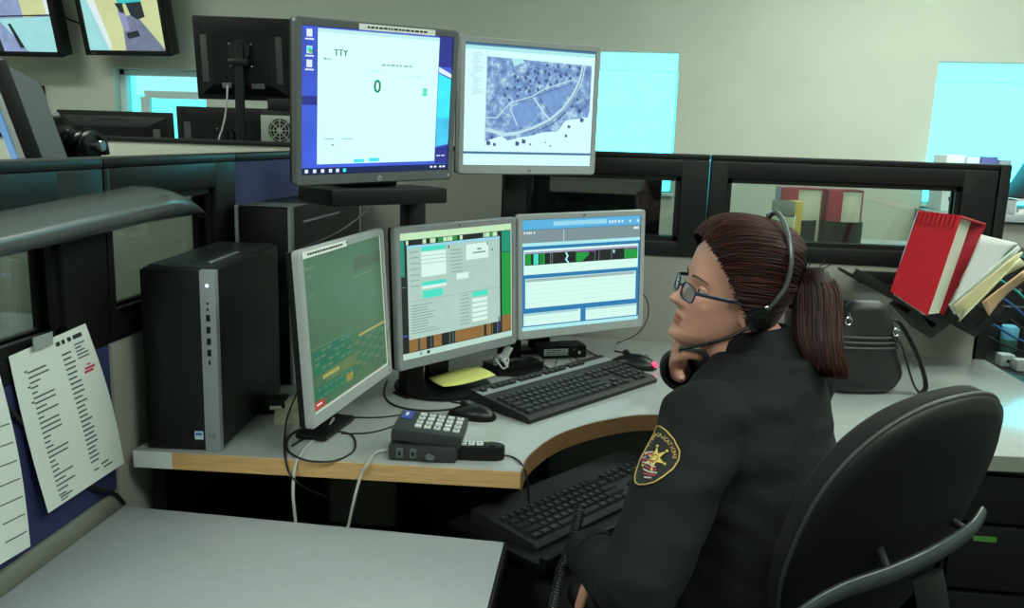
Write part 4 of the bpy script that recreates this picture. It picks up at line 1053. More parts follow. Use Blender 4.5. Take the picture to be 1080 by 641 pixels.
# monitor seen from behind through the left glass
t = empty('computer_monitor', (-.06, 3.05, .74), R(2), 'black monitor back with pale edge, seen through the glass above the right lower screen', 'monitor')
b = B(); b.box((.47, .03, .30), (0, 0, .37), BLACK, .006); b.loft([[V((sx*.20, .0-.012, .37+sz*.13)) for sx, sz in ((-1, -1), (1, -1), (1, 1), (-1, 1))], [V((sx*.14, -.05, .37+sz*.09)) for sx, sz in ((-1, -1), (1, -1), (1, 1), (-1, 1))]], BLACK); b.build('housing', t)
b = B(); b.box((.478, .012, .308), (0, .016, .37), LSILVER, .004); b.build('bezel', t)
b = B(); b.box((.44, .002, .27), (0, .023, .37), em('far display', (120, 150, 180), .6)); b.build('screen', t)
b = B(); b.box((.06, .03, .25), (0, -.05, .125), BLACK, .005); b.build('stand_column', t)
b = B(); b.box((.24, .18, .014), (0, -.03, .007), BLACK, .004); b.build('stand_base', t)
t = empty('rear_desk', (-.1, 3.22, 0), 0, 'grey desk behind the glazed partition', 'desk')
b = B(); b.box((.78, .75, .03), (0, 0, .725), TABLELAM, .003); b.build('worktop', t)
for sx in (-1, 1):
    b = B(); b.box((.03, .68, .71), (sx*.36, 0, .355), BLKMET, .003); b.build('side_panel', t)
# clutter right of the partition
t = empty('equipment_cabinet', (2.02, 3.95, 0), 0, 'tall black equipment cabinet in the gap right of the partition end', 'cabinet')
b = B(); b.box((.80, .40, .96), (0, 0, .48), CABM, .005); b.build('body', t)
b = B()
for z in (.25, .5, .75): b.box((.72, .004, .008), (0, -.202, z), DSILVER)
for z in (.32, .57, .82): b.cyl(.008, .006, (-.30, -.203, z), CHROME, 'y', 12)
b.build('front_panel_trim', t)
t = empty('document_tray', (2.05, 4.42, 1.095), 0, 'white document tray on the cabinet right of the partition', 'tray')
b = B(); b.box((.30, .24, .012), (0, 0, .006), WHITEP, .003); b.box((.30, .24, .012), (0, 0, .07), WHITEP, .003)
for sx in (-1, 1): b.box((.008, .24, .07), (sx*.146, 0, .04), WHITEP, .002)
for sy in (-1, 1): pass
b.build('shelves', t)
b = B(); b.box((.25, .2, .018), (0, 0, .021), PAPER, .001); b.build('papers', t)
for k, (c_, lb, x) in enumerate((((30, 32, 36), 'black folder leaning right of the partition top', 1.52), ((236, 96, 150), 'bright pink folder leaning right of the partition top', 1.57), ((96, 120, 60), 'green folder leaning beside the pink one', 1.62), ((40, 34, 60), 'dark purple folder leaning behind the pink one', 1.67))):
    mc = mat('folder %s' % str(c_), c_, .6)
    b = B(); b.box((.03, .20, .19), (0, 0, .095), mc, .003); b.box((.022, .19, .006), (0, 0, .191), PAPER)
    o = b.build('leaning_folder', loc=(x+.42, 4.42, 1.1715), rot=(0, R(26), 0)); tag(o, lb, 'folder')
t = empty('equipment_shelf', (1.83, 3.28, 0), 0, 'dark equipment rack right of the desk with cables and boxes', 'rack')
b = B(); b.box((.80, .6, .60), (0, 0, .30), CABM, .004); b.build('cabinet_body', t)
b = B(); b.box((.80, .02, .10), (0, .29, .65), CABM, .003); b.build('back_board', t)
zs = .601
for (px, py, sz, c_, lb, nm) in ((1057, 383, (.05, .05, .045), (150, 158, 158), 'small pale grey box among the cables right of the partition end', 'small_box'), (1077, 388, (.07, .05, .04), (160, 165, 165), 'second pale box farther right among the cables', 'small_box')):
    q = onz(px, py+4, zs)
    b = B(); b.box(sz, (0, 0, sz[2]/2), mat('box %s' % str(c_), c_, .5), .004); b.cyl(.006, .004, (0, -sz[1]/2-.001, sz[2]/2), BLACK2, 'y', 12)
    tag(b.build(nm, loc=(q.x+.02, q.y+.03, zs)), lb, 'box')
q = onz(1060, 372, zs)
t = empty('spray_canister', (q.x+.02, q.y+.03, zs), 0, 'blue topped plastic tub standing right of the partition end', 'container')
b = B(); b.cyl(.032, .05, (0, 0, .025), mat('dark green tub', (36, 74, 66), .4), 'z', 24, bev=.003); b.build('tub', t)
b = B(); b.cyl(.032, .055, (0, 0, .078), mat('light blue lid', (96, 168, 196), .45), 'z', 24, bev=.004); b.build('lid', t)
TEALC = mat('teal cable', (40, 150, 150), .45); BLUEC = mat('blue cable', (50, 100, 170), .45)
rnd = random.Random(21)
for k, (mm, lb) in enumerate(((TEALC, 'teal cable looping right of the partition end'), (BLUEC, 'blue cable crossing above the pale boxes'), (CORD, 'black cable behind the blue lidded tub'), (BLUEC, 'lower blue cable lying on the rack'), (CORD, 'black cable sagging above the rack'))):
    y = 3.10+.03*k; pp = [V((1.30, y, .98-.05*k)), V((1.40, y-.02, .92-.05*k)), V((1.50, y, .84-.04*k)), V((1.62, y+.02, .78-.03*k)), V((1.75, y, .84-.03*k)), V((1.9, y, .95-.05*k))]
    cord(lb, pp, .004, mm)
# ------------------------------------------------------------------ wall file, red binder, papers
t = empty('wall_file_rack', (.99, 2.66, .74), 0, 'black wire edged file rack hanging on the partition under the red binder', 'file rack')
b = B()
RK = mat('black rack steel', (18, 19, 20), .4)
pa = V((-.255, .10, .30)); 
def tri(b, x0, x1, ztop, zlow, y0, y1):
    b.loft([[V((x0, y0, ztop)), V(((x0+x1)/2, y0, zlow)), V((x1, y0, ztop)), V((x1-.02, y0, ztop+.02)), V(((x0+x1)/2, y0, zlow+.03)), V((x0+.02, y0, ztop+.02))], [V((x0, y1, ztop)), V(((x0+x1)/2, y1, zlow)), V((x1, y1, ztop)), V((x1-.02, y1, ztop+.02)), V(((x0+x1)/2, y1, zlow+.03)), V((x0+.02, y1, ztop+.02))]], RK)
tri(b, -.10, .05, .165, .095, -.06, .11); tri(b, .05, .15, .155, .105, -.06, .11); tri(b, .15, .20, .175, .15, -.06, .11)
b.build('v_trays', t)
b = B(); X = M.Translation(V((-.135, .02, .205))) @ M.Rotation(R(26), 4, 'Y'); b.box((.30, .16, .010), (0, 0, 0), RK, .002, X=X); b.box((.30, .004, .028), (0, -.08, .012), RK, .001, X=X); b.build('side_shelf', t)
b = B(); b.box((.30, .01, .04), (-.05, .108, .245), RK, .002); b.build('back_rail', t)
RED = mat('glossy red vinyl', (186, 22, 42), .28, noise=.04, nscale=10, bump=.25, bscale=30, coat=.3)
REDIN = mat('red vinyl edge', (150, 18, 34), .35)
def plane_pts(Y, pts): return [ony(x, y, Y) for x, y in pts]
# binder: cover quad seen square on, spine side to the right
Yf = 2.50
TL, BL, BR, TR = plane_pts(Yf, [(968, 223), (939, 307), (978, 333), (1014, 228)])
dv = V((.055, .20, .012))     # thickness direction away from the cover
t = empty('red_binder', (BL+BR)/2, 0, 'thick red ring binder leaning in the black wall rack', 'binder'); o0 = (BL+BR)/2
b = B(); nrm = (TR-TL).cross(BL-TL).normalized()
def slab(b, q, n, th, m):
    b.loft([[p-n*th/2 for p in q], [p+n*th/2 for p in q]], m)
quad = [p-o0 for p in (TL, TR, BR, BL)]
slab(b, quad, nrm, .006, RED)
ro = [p+V((.075, .05, -.012)) for p in quad]
b.build('front_cover', t, smooth=0)
BO = [V((.115, .115, -.028)), V((.115, .115, -.028)), V((.075, .085, -.012)), V((.075, .085, -.012))]
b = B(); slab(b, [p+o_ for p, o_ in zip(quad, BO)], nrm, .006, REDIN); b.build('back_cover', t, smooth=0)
b = B(); slab(b, [quad[0], quad[1], quad[1]+V((.115, .115, -.028)), quad[0]+V((.115, .115, -.028))], V((0, 0, 1)), .005, RED)
for k in range(9):
    a = quad[0].lerp(quad[1], .06+k*.105); dn = (quad[3]-quad[0]).normalized()
    b.tube([a+V((0, -.006, .002)), a+dn*.03+V((0, -.006, 0))], .0035, RED, 6, 1)
b.build('spine', t)
b = B(); i0 = .90
pg = [quad[0].lerp(quad[1], .08), quad[0].lerp(quad[1], i0), quad[3].lerp(quad[2], i0), quad[3].lerp(quad[2], .08)]
b.loft([[p+V((.004, .010, -.006)) for p in pg], [p+o_*.90 for p, o_ in zip(pg, [BO[0], BO[2]*1.1, BO[2]*1.1, BO[0]])]], PAGES); b.build('pages', t, smooth=0)
b = B(); b.tube([quad[0].lerp(quad[3], .05)*0+pg[3]*.92+pg[0]*.08+V((.02, .02, -.02)), pg[3]+V((.05, .05, .0)), pg[3]+V((.085, .085, -.03))], .004, BLACK2, 8, 4); b.build('ring', t)
# folders leaning right of the binder
MAN = mat('manila folder', (208, 200, 160), .8); WHF = mat('white folder', (214, 214, 216), .7); TAN = mat('tan folder', (214, 176, 138), .8)
def leaf(Y, pts, m, th, label, cup=.0, nm='paper_folder', sh=(.0, .03, 0)):
    q = plane_pts(Y, pts); c = sum(q, V((0, 0, 0)))/len(q); N_ = 8
    b = B(); rows = []
    tl, tr, br, bl = [p-c for p in q]
    for i in range(N_+1):
        v = i/N_; row = []
        for j in range(N_+1):
            u = j/N_; p = tl.lerp(tr, u).lerp(bl.lerp(br, u), v); row.append(p+V((0, sh[1]*(u-.5)+cup*math.sin(math.pi*v)*(u), 0)))
        rows.append(row)
    b.loft(rows, m, closed_ends=False, wrap=False)
    o = b.build(nm, loc=c); so = o.modifiers.new('thickness', 'SOLIDIFY'); so.thickness = th; so.offset = 1
    return tag(o, label, 'folder')
leaf(2.56, [(1034, 247), (1076, 258), (1052, 284), (1001, 324)], WHF, .006, 'white folder leaning right behind the red binder', .01)
leaf(2.545, [(1071, 258), (1078, 262), (1008, 332), (998, 320)], PAPER, .004, 'sheaf of white papers edge-on beside the white folder', -.01)
leaf(2.53, [(1068, 268), (1080, 266), (1014, 337), (1001, 322)], MAN, .005, 'manila folder leaning right of the white papers', -.02)
leaf(2.52, [(1074, 272), (1086, 280), (1024, 322), (1010, 338)], mat('pale yellow folder', (212, 212, 178), .8), .004, 'pale yellow folder curling at the bottom of the rack', .03)
leaf(2.50, [(1078, 285), (1090, 292), (1046, 334), (1034, 318)], TAN, .004, 'tan folder at the right end of the leaning papers', .02)
# ------------------------------------------------------------------ handbag
p = onz(907, 416, ZT)
BAG = mat('black bag leather', (24, 26, 26), .5, noise=.15, nscale=12, bump=.5, bscale=60)
t = empty('handbag', (p.x, p.y+.03, ZT), R(10), 'small black handbag with a looped strap standing on the desk behind the woman', 'bag')
b = B(); rings = []
for k in range(22):
    s_ = k/21; z = .25*s_; w_ = .112*(1-.78*max(0, s_-.25)**1.1)*(.66+.34*min(1, s_/.20)**.5); d_ = .045*(1-.35*s_)*(.55+.45*min(1, s_/.12)**.5)
    if s_ > .93: w_ *= 1-.25*((s_-.93)/.07)**2; d_ *= 1-.6*((s_-.93)/.07)**2
    rings.append([V((w_*(abs(math.cos(a))**.75)*(1 if math.cos(a) > 0 else -1)+.004*math.sin(z*40), d_*(abs(math.sin(a))**.8)*(1 if math.sin(a) > 0 else -1), z)) for a in [R(j*15) for j in range(24)]])
b.loft(rings, BAG); b.build('pouch', t, smooth=60)
BAG2 = mat('grey bag piping', (52, 56, 55), .5)
for z in (.128, .142, .156):
    b = B(); s_ = z/.25; w_ = .112*(1-.78*max(0, s_-.25)**1.1)+.002; d_ = .045*(1-.35*s_)+.002
    b.tube([V((w_*(abs(math.cos(a))**.75)*(1 if math.cos(a) > 0 else -1), d_*(abs(math.sin(a))**.8)*(1 if math.sin(a) > 0 else -1), z)) for a in [R(j*15) for j in range(24)]], .0035, BAG2, 6, 1, closed=True); b.build('zip_band', t)
b = B(); b.tube([(.072, -.02, .165), (.095, -.03, .13), (.120, -.03, .07), (.142, -.03, .024), (.160, -.03, .008), (.172, -.03, .024), (.160, -.025, .07), (.130, -.02, .13), (.092, -.01, .19), (.066, -.01, .20)], .006, BAG, 8, 5, flat=(1.5, .5)); b.build('strap', t, smooth=60)
for (x, y, z) in ((.072, -.028, .172), (-.060, -.03, .20)):
    b = B(); b.tube([V((x+.008*math.cos(R(j*45)), y-.004, z+.010*math.sin(R(j*45)))) for j in range(8)], .002, CHROME, 6, 2, closed=True); b.cyl(.003, .02, (x, y-.004, z+.012), CHROME, 'z', 8); b.build('buckle', t)
t = empty('dark_jacket_pile', (p.x+.0, 2.70, .74), 0)
bpy.data.objects.remove(t)
b = B(); b.box((.20, .10, .18), (0, 0, .09), BLACK, .012)
tag(b.build('black_case', loc=(.66, 2.66, ZT)), 'black case standing against the partition behind the handbag', 'case')
import mathutils
# ------------------------------------------------------------------ office chair
FAB = mat('black chair fabric', (13, 14, 15), .9, noise=.15, nscale=300, bump=.4, bscale=700)
SHELL = mat('black chair shell', (9, 10, 11), .55, spec=.35, bump=.06, bscale=500)
RIM = mat('grey black chair piping', (52, 55, 56), .5)
BARM = mat('dark grey arm plastic', (46, 52, 55), .33)
cy = .661
ch = empty('office_chair', (.30, 1.41, 0), cy, 'black office chair with rounded backrest, occupied by the woman', 'chair')
chi = (M.Translation(V((.30, 1.41, 0))) @ M.Rotation(cy, 4, 'Z')).inverted()
bc = chi @ V((.452, 1.218, .839))
P = M.Translation(bc) @ M.Rotation(.294, 4, 'X')
# local: x across, -y towards the back (camera side), y towards the sitter
def sup(w, h, e, n=64):
    o = []
    for k in range(n):
        a = 2*math.pi*k/n; c, s_ = math.cos(a), math.sin(a)
        o.append((abs(c)**(2/e)*(1 if c > 0 else -1)*w/2, abs(s_)**(2/e)*(1 if s_ > 0 else -1)*h/2))
    return o
def dish(x): return 1.1*x*x*.5
W_, H_, E_ = .405, .445, 2.4
def ringat(w, h, y): return [V((x, y+dish(x)*.9, z)) for x, z in sup(w, h, E_)]
b = B(); b.loft([ringat(.10, .10, -.012), ringat(W_*.55, H_*.55, -.011), ringat(W_*.90, H_*.90, -.006), ringat(W_-.004, H_-.004, .002), ringat(W_, H_, .010), ringat(W_-.01, H_-.01, .014)], SHELL); bk = b.build('back_shell', ch, X=P, smooth=60)
b = B(); b.loft([ringat(W_-.012, H_-.012, .012), ringat(W_, H_, .022), ringat(W_-.004, H_-.004, .038), ringat(W_*.92, H_*.92, .052), ringat(W_*.6, H_*.6, .058), ringat(.05, .05, .059)], FAB); b.build('back_cushion', ch, X=P, smooth=60)
b = B(); b.tube(ringat(W_+.001, H_+.001, .012), .0035, RIM, 8, 1, closed=True); b.build('piping', ch, X=P, smooth=60)
b = B(); z0 = .47
for (w, d, z) in ((.44, .42, .385), (.49, .47, .40), (.50, .48, .43), (.48, .46, .455), (.40, .38, .462)):
    pass
b.loft([[V((x, y, z)) for x, y in sup(w, d, 3)] for (w, d, z) in ((.42, .40, .375), (.48, .46, .39), (.49, .47, .41), (.47, .45, .432), (.38, .36, .438))], FAB); b.build('seat', ch, smooth=60)
b = B(); b.tube([(0, -.10, .36), (0, -.25, .37), bc+V((0, -.075, -.28)), bc+V((0, -.06, -.12)), bc+V((0, -.04, -.05))], .022, SHELL, 10, 5, flat=(1.6, .5)); b.build('back_support', ch, smooth=60)
# curved bar behind the backrest with two stubs
bar = [chi @ p for p in (onz(1036, 541, .83), onz(1022, 560, .82), onz(985, 584, .815), onz(940, 605, .81), onz(890, 622, .81), onz(850, 643, .81), onz(820, 668, .815))]
b = B(); b.tube(bar, .009, BARM, 12, 6, rfun=lambda t: .75+.35*math.sin(math.pi*min(1, .15+t)), flat=(.8, 1.5)); b.build('lumbar_bar', ch, smooth=60)
for (px, py, k) in ((1008, 556, 1), (944, 590, 3)):
    q = chi @ onz(px, py-8, .83); b = B(); b.cap(bar[k]+V((0, .004, 0)), q+V((0, .03, .0)), .006, .008, SHELL); b.build('bar_bracket', ch, smooth=60)
for sx in (-1, 1):
    b = B(); b.tube([(sx*.20, .02, .37), (sx*.27, .02, .38), (sx*.285, .03, .50), (sx*.28, .04, .60)], .014, SHELL, 10, 5); ar = b.build('arm_upright', ch, smooth=60)
    b = B(); b.loft([[V((sx*.28+x, .06+y, z)) for x, y in sup(w, d, 2.6, 28)] for w, d, z in ((.05, .20, .600), (.07, .23, .607), (.07, .23, .620), (.05, .20, .628))], SHELL); b.build('arm_pad', ar, smooth=60)
b = B(); b.cyl(.028, .30, (0, 0, .22), BLKMET, 'z', 20); b.cyl(.05, .04, (0, 0, .355), BLKMET, 'z', 24); b.build('gas_column', ch)
b = B(); b.tube([(.10, -.02, .36), (.20, -.08, .35), (.26, -.11, .35)], .006, BARM, 8, 3); b.cap((.26, -.11, .35), (.30, -.13, .35), .010, .012, BARM); b.build('height_lever', ch, smooth=60)
for k in range(5):
    a = k*2*math.pi/5+.3; dx, dy = math.cos(a), math.sin(a)
    b = B(); b.tube([(dx*.02, dy*.02, .10), (dx*.15, dy*.15, .095), (dx*.29, dy*.29, .068)], .020, BLACK, 10, 4, rfun=lambda t: 1-.35*t); lg = b.build('base_leg', ch, smooth=60)
    b = B(); 
    for s_ in (-1, 1): b.cyl(.026, .018, (dx*.29-dy*.014*s_, dy*.29+dx*.014*s_, .026), RUBBER, 'y', 20, X=None)
    b.build('caster', lg)

# ------------------------------------------------------------------ the woman
SKIN = mat('skin', (206, 150, 132), .5, noise=.06, nscale=25, bump=.08, bscale=300)
LIPS = mat('lips', (176, 112, 100), .45)
BROW = mat('eyebrows', (84, 54, 42), .8)
NAIL = mat('dark nail polish', (20, 16, 18), .25)
JKT = mat('black uniform jacket', (11, 14, 17), .85, spec=.3, noise=.12, nscale=14, bump=.35, bscale=40)
PANTS = mat('black uniform trousers', (16, 18, 20), .85, bump=.3, bscale=60)
HAIR = mat('dark auburn hair', (42, 21, 21), .55, noise=.3, nscale=60, spec=.22)
HAIR2 = mat('reddish hair strands', (66, 29, 25), .55, noise=.3, nscale=60, spec=.22)
woman = empty('person', (.30, 1.41, 0), 0, 'woman in a black uniform jacket with glasses, headset and auburn ponytail, seated at the desk', 'person')
wi = M.Translation(V((-.30, -1.41, 0)))
def W2L(p): return V(p)-V((.30, 1.41, 0))

def smoothmesh(b, name, parent, voxel, its=4, fac=.5):
    """one continuous surface from overlapping volumes"""
    o = b.build(name+'_tmp', smooth=0)
    r = o.modifiers.new('r', 'REMESH'); r.mode = 'VOXEL'; r.voxel_size = voxel; r.use_smooth_shade = True
    s_ = o.modifiers.new('s', 'SMOOTH'); s_.factor = fac; s_.iterations = its
    bpy.context.view_layer.update()
    me = bpy.data.meshes.new_from_object(o.evaluated_get(bpy.context.evaluated_depsgraph_get()))
    me.name = name; old = o.data; mats_ = list(old.materials)
    bpy.data.objects.remove(o); bpy.data.meshes.remove(old)
    me.materials.clear()
    for m_ in mats_: me.materials.append(m_)
    me.shade_smooth()
    o = bpy.data.objects.new(name, me); COL.objects.link(o); o.parent = parent
    return o

# --- head in its own frame: x = her right?, y = face, z = up
hf = V((-.96, -.22, 0)).normalized(); pitch = R(10)
hz = V((0, 0, 1)); hy = (hf*math.cos(pitch)+hz*math.sin(pitch)).normalized(); hx = hy.cross(hz).normalized(); hzz = hx.cross(hy).normalized()
if hx.y < 0: RS_ = 1
else: RS_ = -1
rq = mathutils.Quaternion(hy, R(7)*RS_)
if (rq @ hx).z*(-RS_) < hx.z*(-RS_): rq.invert()
hx = rq @ hx; hzz = rq @ hzz
HM = M.Identity(4)
for i in range(3): HM[i][0], HM[i][1], HM[i][2] = hx[i], hy[i], hzz[i]
nose_w = atd(705, 312, 1.49)
hc = nose_w-(hy*.117+hzz*(-.030))
for i in range(3): HM[i][3] = hc[i]
zt_ = [-.112, -.10, -.085, -.07, -.05, -.03, 0, .03, .06, .085, .10, .110, .115]
tw = [.012, .030, .042, .050, .058, .064, .070, .074, .074, .064, .048, .028, .004]
tf = [.072, .089, .094, .0915, .0910, .0895, .088, .090, .086, .070, .052, .030, .002]
tb = [.045, .010, -.020, -.042, -.056, -.063, -.072, -.079, -.080, -.072, -.058, -.040, -.012]
def g(x, s_): return math.exp(-(x/s_)**2)
nz = [.016, .007, -.004, -.016, -.024, -.030, -.036, -.041, -.046, -.050]
na = [0, .003, .009, .016, .022, .0275, .025, .013, .003, 0]
ns = [.006, .006, .007, .009, .0115, .0135, .015, .014, .010, .010]
def head_pt(phi, z, off=0.):
    w = float(np.interp(z, zt_, tw)); Fy = float(np.interp(z, zt_, tf)); Bk = float(np.interp(z, zt_, tb))
    c = Bk+(Fy-Bk)*.45
    cs, sn = math.cos(phi), math.sin(phi)
    e = 2.25
    X = (abs(cs)**(2/e))*(1 if cs > 0 else -1)*(w+off)
    dy = (Fy-c+off) if sn > 0 else (c-Bk+off)
    Y = c+(abs(sn)**(2/e))*(1 if sn > 0 else -1)*dy
    if sn > 0 and off == 0:
        Y += float(np.interp(-z, [-v for v in nz], na))*g(X, float(np.interp(-z, [-v for v in nz], ns)))
        Y += .0065*g(X, .021)*g(z+.0585, .0042)-.002*g(X, .022)*g(z+.0640, .002)+.006*g(X, .019)*g(z+.0695, .0045)-.0035*g(X, .02)*g(z+.080, .005)+.008*g(X, .02)*g(z+.096, .010)
        for s_ in (-1, 1):
            Y -= .0095*g(X-s_*.031, .0165)*g(z+.002, .0105); Y += .003*g(X-s_*.03, .02)*g(z-.019, .006); Y += .004*g(X-s_*.045, .018)*g(z+.034, .018)
    return V((X, Y, z))
def head_rings(off=0., nz_=120, nph=120, zmin=-.112, zmax=.115):
    rs = []
    for k in range(nz_+1):
        a = -math.pi/2+math.pi*k/nz_; z = (zmin+zmax)/2+(zmax-zmin)/2*math.sin(a)
        rs.append([head_pt(2*math.pi*j/nph, z, off) for j in range(nph)])
    return rs
body = B()
body.loft([[HM @ p for p in r] for r in head_rings()], SKIN)
def wcap(a, b_, ra, rb, B_=body, m_=SKIN): B_.cap(a, b_, ra, rb, m_)
C7 = V((.296, 1.492, .995))
wcap(C7, HM @ V((0, -.032, -.060)), .060, .052)
wcap(V((.262, 1.505, .985)), HM @ V((0, .012, -.075)), .045, .038)
# ears
for s_ in (-1, 1):
    e0 = HM @ V((s_*.071, -.008, -.022))
    body.sph(.5, e0, SKIN, (.012, .032, .058), rot=HM.to_3x3() @ M.Rotation(R(s_*18), 3, 'Z'))
# torso core, arms, legs
f2 = V((-.86, .51, 0)).normalized(); r2 = V((.51, .86, 0)).normalized()   # r2: towards her right
TR_ = [(.47, .30, 1.40, .175, .125), (.53, .30, 1.405, .195, .135), (.62, .302, 1.408, .180, .122), (.72, .300, 1.42, .168, .115), (.80, .286, 1.435, .168, .112), (.87, .276, 1.452, .170, .108), (.935, .270, 1.470, .172, .100), (.978, .273, 1.480, .152, .088), (1.008, .280, 1.486, .105, .075), (1.028, .285, 1.488, .074, .062)]
def torso(B_, m_, add):
    rs = []
    for (z, x, y, w, d) in TR_:
        rs.append([V((x, y, z))+r2*((w+add)*math.cos(a))+f2*((d+add)*math.sin(a)) for a in [2*math.pi*k/40 for k in range(40)]])
    B_.loft(rs, m_)
torso(body, SKIN, -.012)
Ls, Rs = V((.168, 1.335, .938)), V((.375, 1.638, .940))
Le = atd(672, 618, 1.235); Lw = atd(632, 590, 1.40)
Re = atd(713, 386, 1.80); Rw = atd(717, 391, 1.62)
for (a, c, ra, rb) in ((Ls, Le, .050, .040), (Le, Lw, .040, .026), (Rs, Re, .046, .028), (Re, Rw, .028, .024)): wcap(a, c, ra, rb)
Lh, Rh = V((.245, 1.30, .525)), V((.355, 1.50, .525))
Lk, Rk = V((-.055, 1.56, .495)), V((.06, 1.78, .495))
La, Ra = V((-.06, 1.60, .09)), V((.06, 1.86, .09))
for (a, c, ra, rb) in ((Lh, Lk, .078, .056), (Rh, Rk, .078, .056), (Lk, La, .054, .036), (Rk, Ra, .054, .036)): wcap(a, c, ra, rb)
def hand(wrist, pdir, nrm, thumb, curls, sc_=1.0, m_=SKIN, spread=.06, tcurl=.3):
    """pdir along the palm, nrm out of the palm, thumb = +1/-1 side along nrm x pdir"""
    pdir = V(pdir).normalized(); nrm = (V(nrm)-pdir*V(nrm).dot(pdir)).normalized(); side = nrm.cross(pdir).normalized()*thumb
    L = .082*sc_; kn = []
    for k, o in enumerate((.030, .010, -.010, -.028)):
        base = wrist+side*o*.55*sc_+pdir*.012; K = wrist+pdir*(L-.003*abs(k-1))+side*o*sc_
        body.cap(base, K, .0125*sc_, .0105*sc_, m_, 12); kn.append(K)
    body.cap(wrist-pdir*.02, wrist+pdir*.03, .024*sc_, .022*sc_, m_)
    tips = []
    for k, (K, ln_) in enumerate(zip(kn, (.070, .078, .072, .056))):
        d = (pdir+side*spread*(1.5-k)).normalized(); p = K; ang = 0; c = curls[k]
        for sg, rr_, r2_ in ((.46, .0092, .0084), (.30, .0084, .0076), (.24, .0076, .0066)):
            ang += c; q = p+(d*math.cos(ang)+nrm*math.sin(ang))*ln_*sg*sc_
            body.cap(p, q, rr_*sc_, r2_*sc_, m_, 12); p = q
        tips.append((p, d*math.cos(ang)+nrm*math.sin(ang)))
    p = wrist+side*.020*sc_+pdir*.022; d = (side*.80+pdir*.55+nrm*.25).normalized()
    for sg, rr_, r2_ in ((.038, .0125, .0105), (.030, .0105, .0092), (.024, .0092, .0075)):
        q = p+d*sg*sc_; body.cap(p, q, rr_*sc_, r2_*sc_, m_, 12); p = q; d = (d+pdir*tcurl).normalized()
    tips.append((p, d))
    return tips
tR = hand(Rw, (-.20, -.60, .78), (.75, -.30, .25), 1, (.85, .75, .45, .10), .88, spread=.16)
tL = hand(Lw, (.25, .45, -.85), (.5, -.6, -.4), -1, (.45, .5, .55, .6), .90)
bd = smoothmesh(body, 'body', woman, .0032, 3, .4)
HMi = HM.inverted()
me = bd.data
me.materials.append(LIPS)
for p in me.polygons:
    q = HMi @ p.center
    if q.y > .06:
        if abs(q.x) < .021*(1-.25*abs(q.z+.064)/.01) and -.0738 < q.z < -.0552 and q.y > .084: p.material_index = 1
me.transform(M.Translation(V((-.30, -1.41, 0))))
# eyes, lids
EYEW = mat('eye white', (214, 210, 204), .25); IRIS = mat('brown iris', (62, 44, 34), .2)
for s_ in (-1, 1):
    b = B(); ec = V((s_*.031, .0665, -.002)); b.sph(.0122, ec, EYEW); 
    b.sph(.0060, ec+V((0, .0070, 0)), IRIS); b.sph(.0030, ec+V((0, .0108, 0)), BLACK2)
    o = b.build('eye', woman, X=wi @ HM, smooth=60)
    b = B()
    rs = []
    for k in range(7):
        th = R(10+k*13); rs.append([ec+V((.0134*math.sin(th)*0+.0134*math.cos(ph)*1.0, .0134*math.sin(ph)*math.cos(th), .0134*math.sin(ph)*math.sin(th))) for ph in [R(j*15) for j in range(13)]])
    b.loft(rs, SKIN, closed_ends=False, wrap=False); o = b.build('eyelid', woman, X=wi @ HM, smooth=60); so = o.modifiers.new('t', 'SOLIDIFY'); so.thickness = .0012
for s_ in (-1, 1):
    b = B(); pts = []
    for k in range(9):
        x = .012+.036*k/8; z = .016+.005*math.sin(math.pi*k/8*.9)-.003*k/8
        ph = min((R(j*.5) for j in range(361)), key=lambda a_: abs(head_pt(a_, z).x-s_*x)+(0 if head_pt(a_, z).y > 0 else 1))
        pts.append(head_pt(ph, z)+V((0, .0004, 0)))
    b.tube(pts, .0022, BROW, 6, 2, rfun=lambda t: 1-.6*t, flat=(.5, 1.0)); b.build('eyebrow', woman, X=wi @ HM, smooth=60)
# --- clothes
jk = B(); torso(jk, JKT, .016)
def lim(B_, a, c, ra, rb, m_, n=4):
    B_.cap(a, c, ra, rb, m_, 20)
lim(jk, Ls, Le, .074, .062, JKT); lim(jk, Le, Lw, .062, .044, JKT)
lim(jk, Rs, Re, .066, .034, JKT); lim(jk, Re, Rw-(Rw-Re).normalized()*.01, .034, .033, JKT)
jk.sph(.074, Ls+V((.004, .004, -.004)), JKT); jk.sph(.070, Rs, JKT)
jk.cap(Ls+V((.02, .03, .0)), V((.278, 1.488, 1.0)), .058, .052, JKT); jk.cap(Rs+V((-.02, -.03, .0)), V((.29, 1.50, 1.0)), .056, .052, JKT)
# folds across the sleeve and the back
rnd = random.Random(12)
ax = (Le-Ls).normalized(); vn = (V((0, 0, EYE))-Ls).normalized(); sd = ax.cross(vn).normalized()
jo = smoothmesh(jk, 'jacket', woman, .005, 5, .5)
me = jo.data
nrm_ = [v.normal.copy() for v in me.vertices]
for v, vn_ in zip(me.vertices, nrm_):
    n_ = mathutils.noise.noise(V((v.co.x*9, v.co.y*9, v.co.z*22)))+.45*mathutils.noise.noise(V((v.co.x*18+v.co.z*20, v.co.y*18, v.co.z*34))); v.co += vn_*.0065*n_
bvh = BVHTree.FromPolygons([v.co.copy() for v in me.vertices], [tuple(p.vertices) for p in me.polygons])
me.transform(M.Translation(V((-.30, -1.41, 0))))
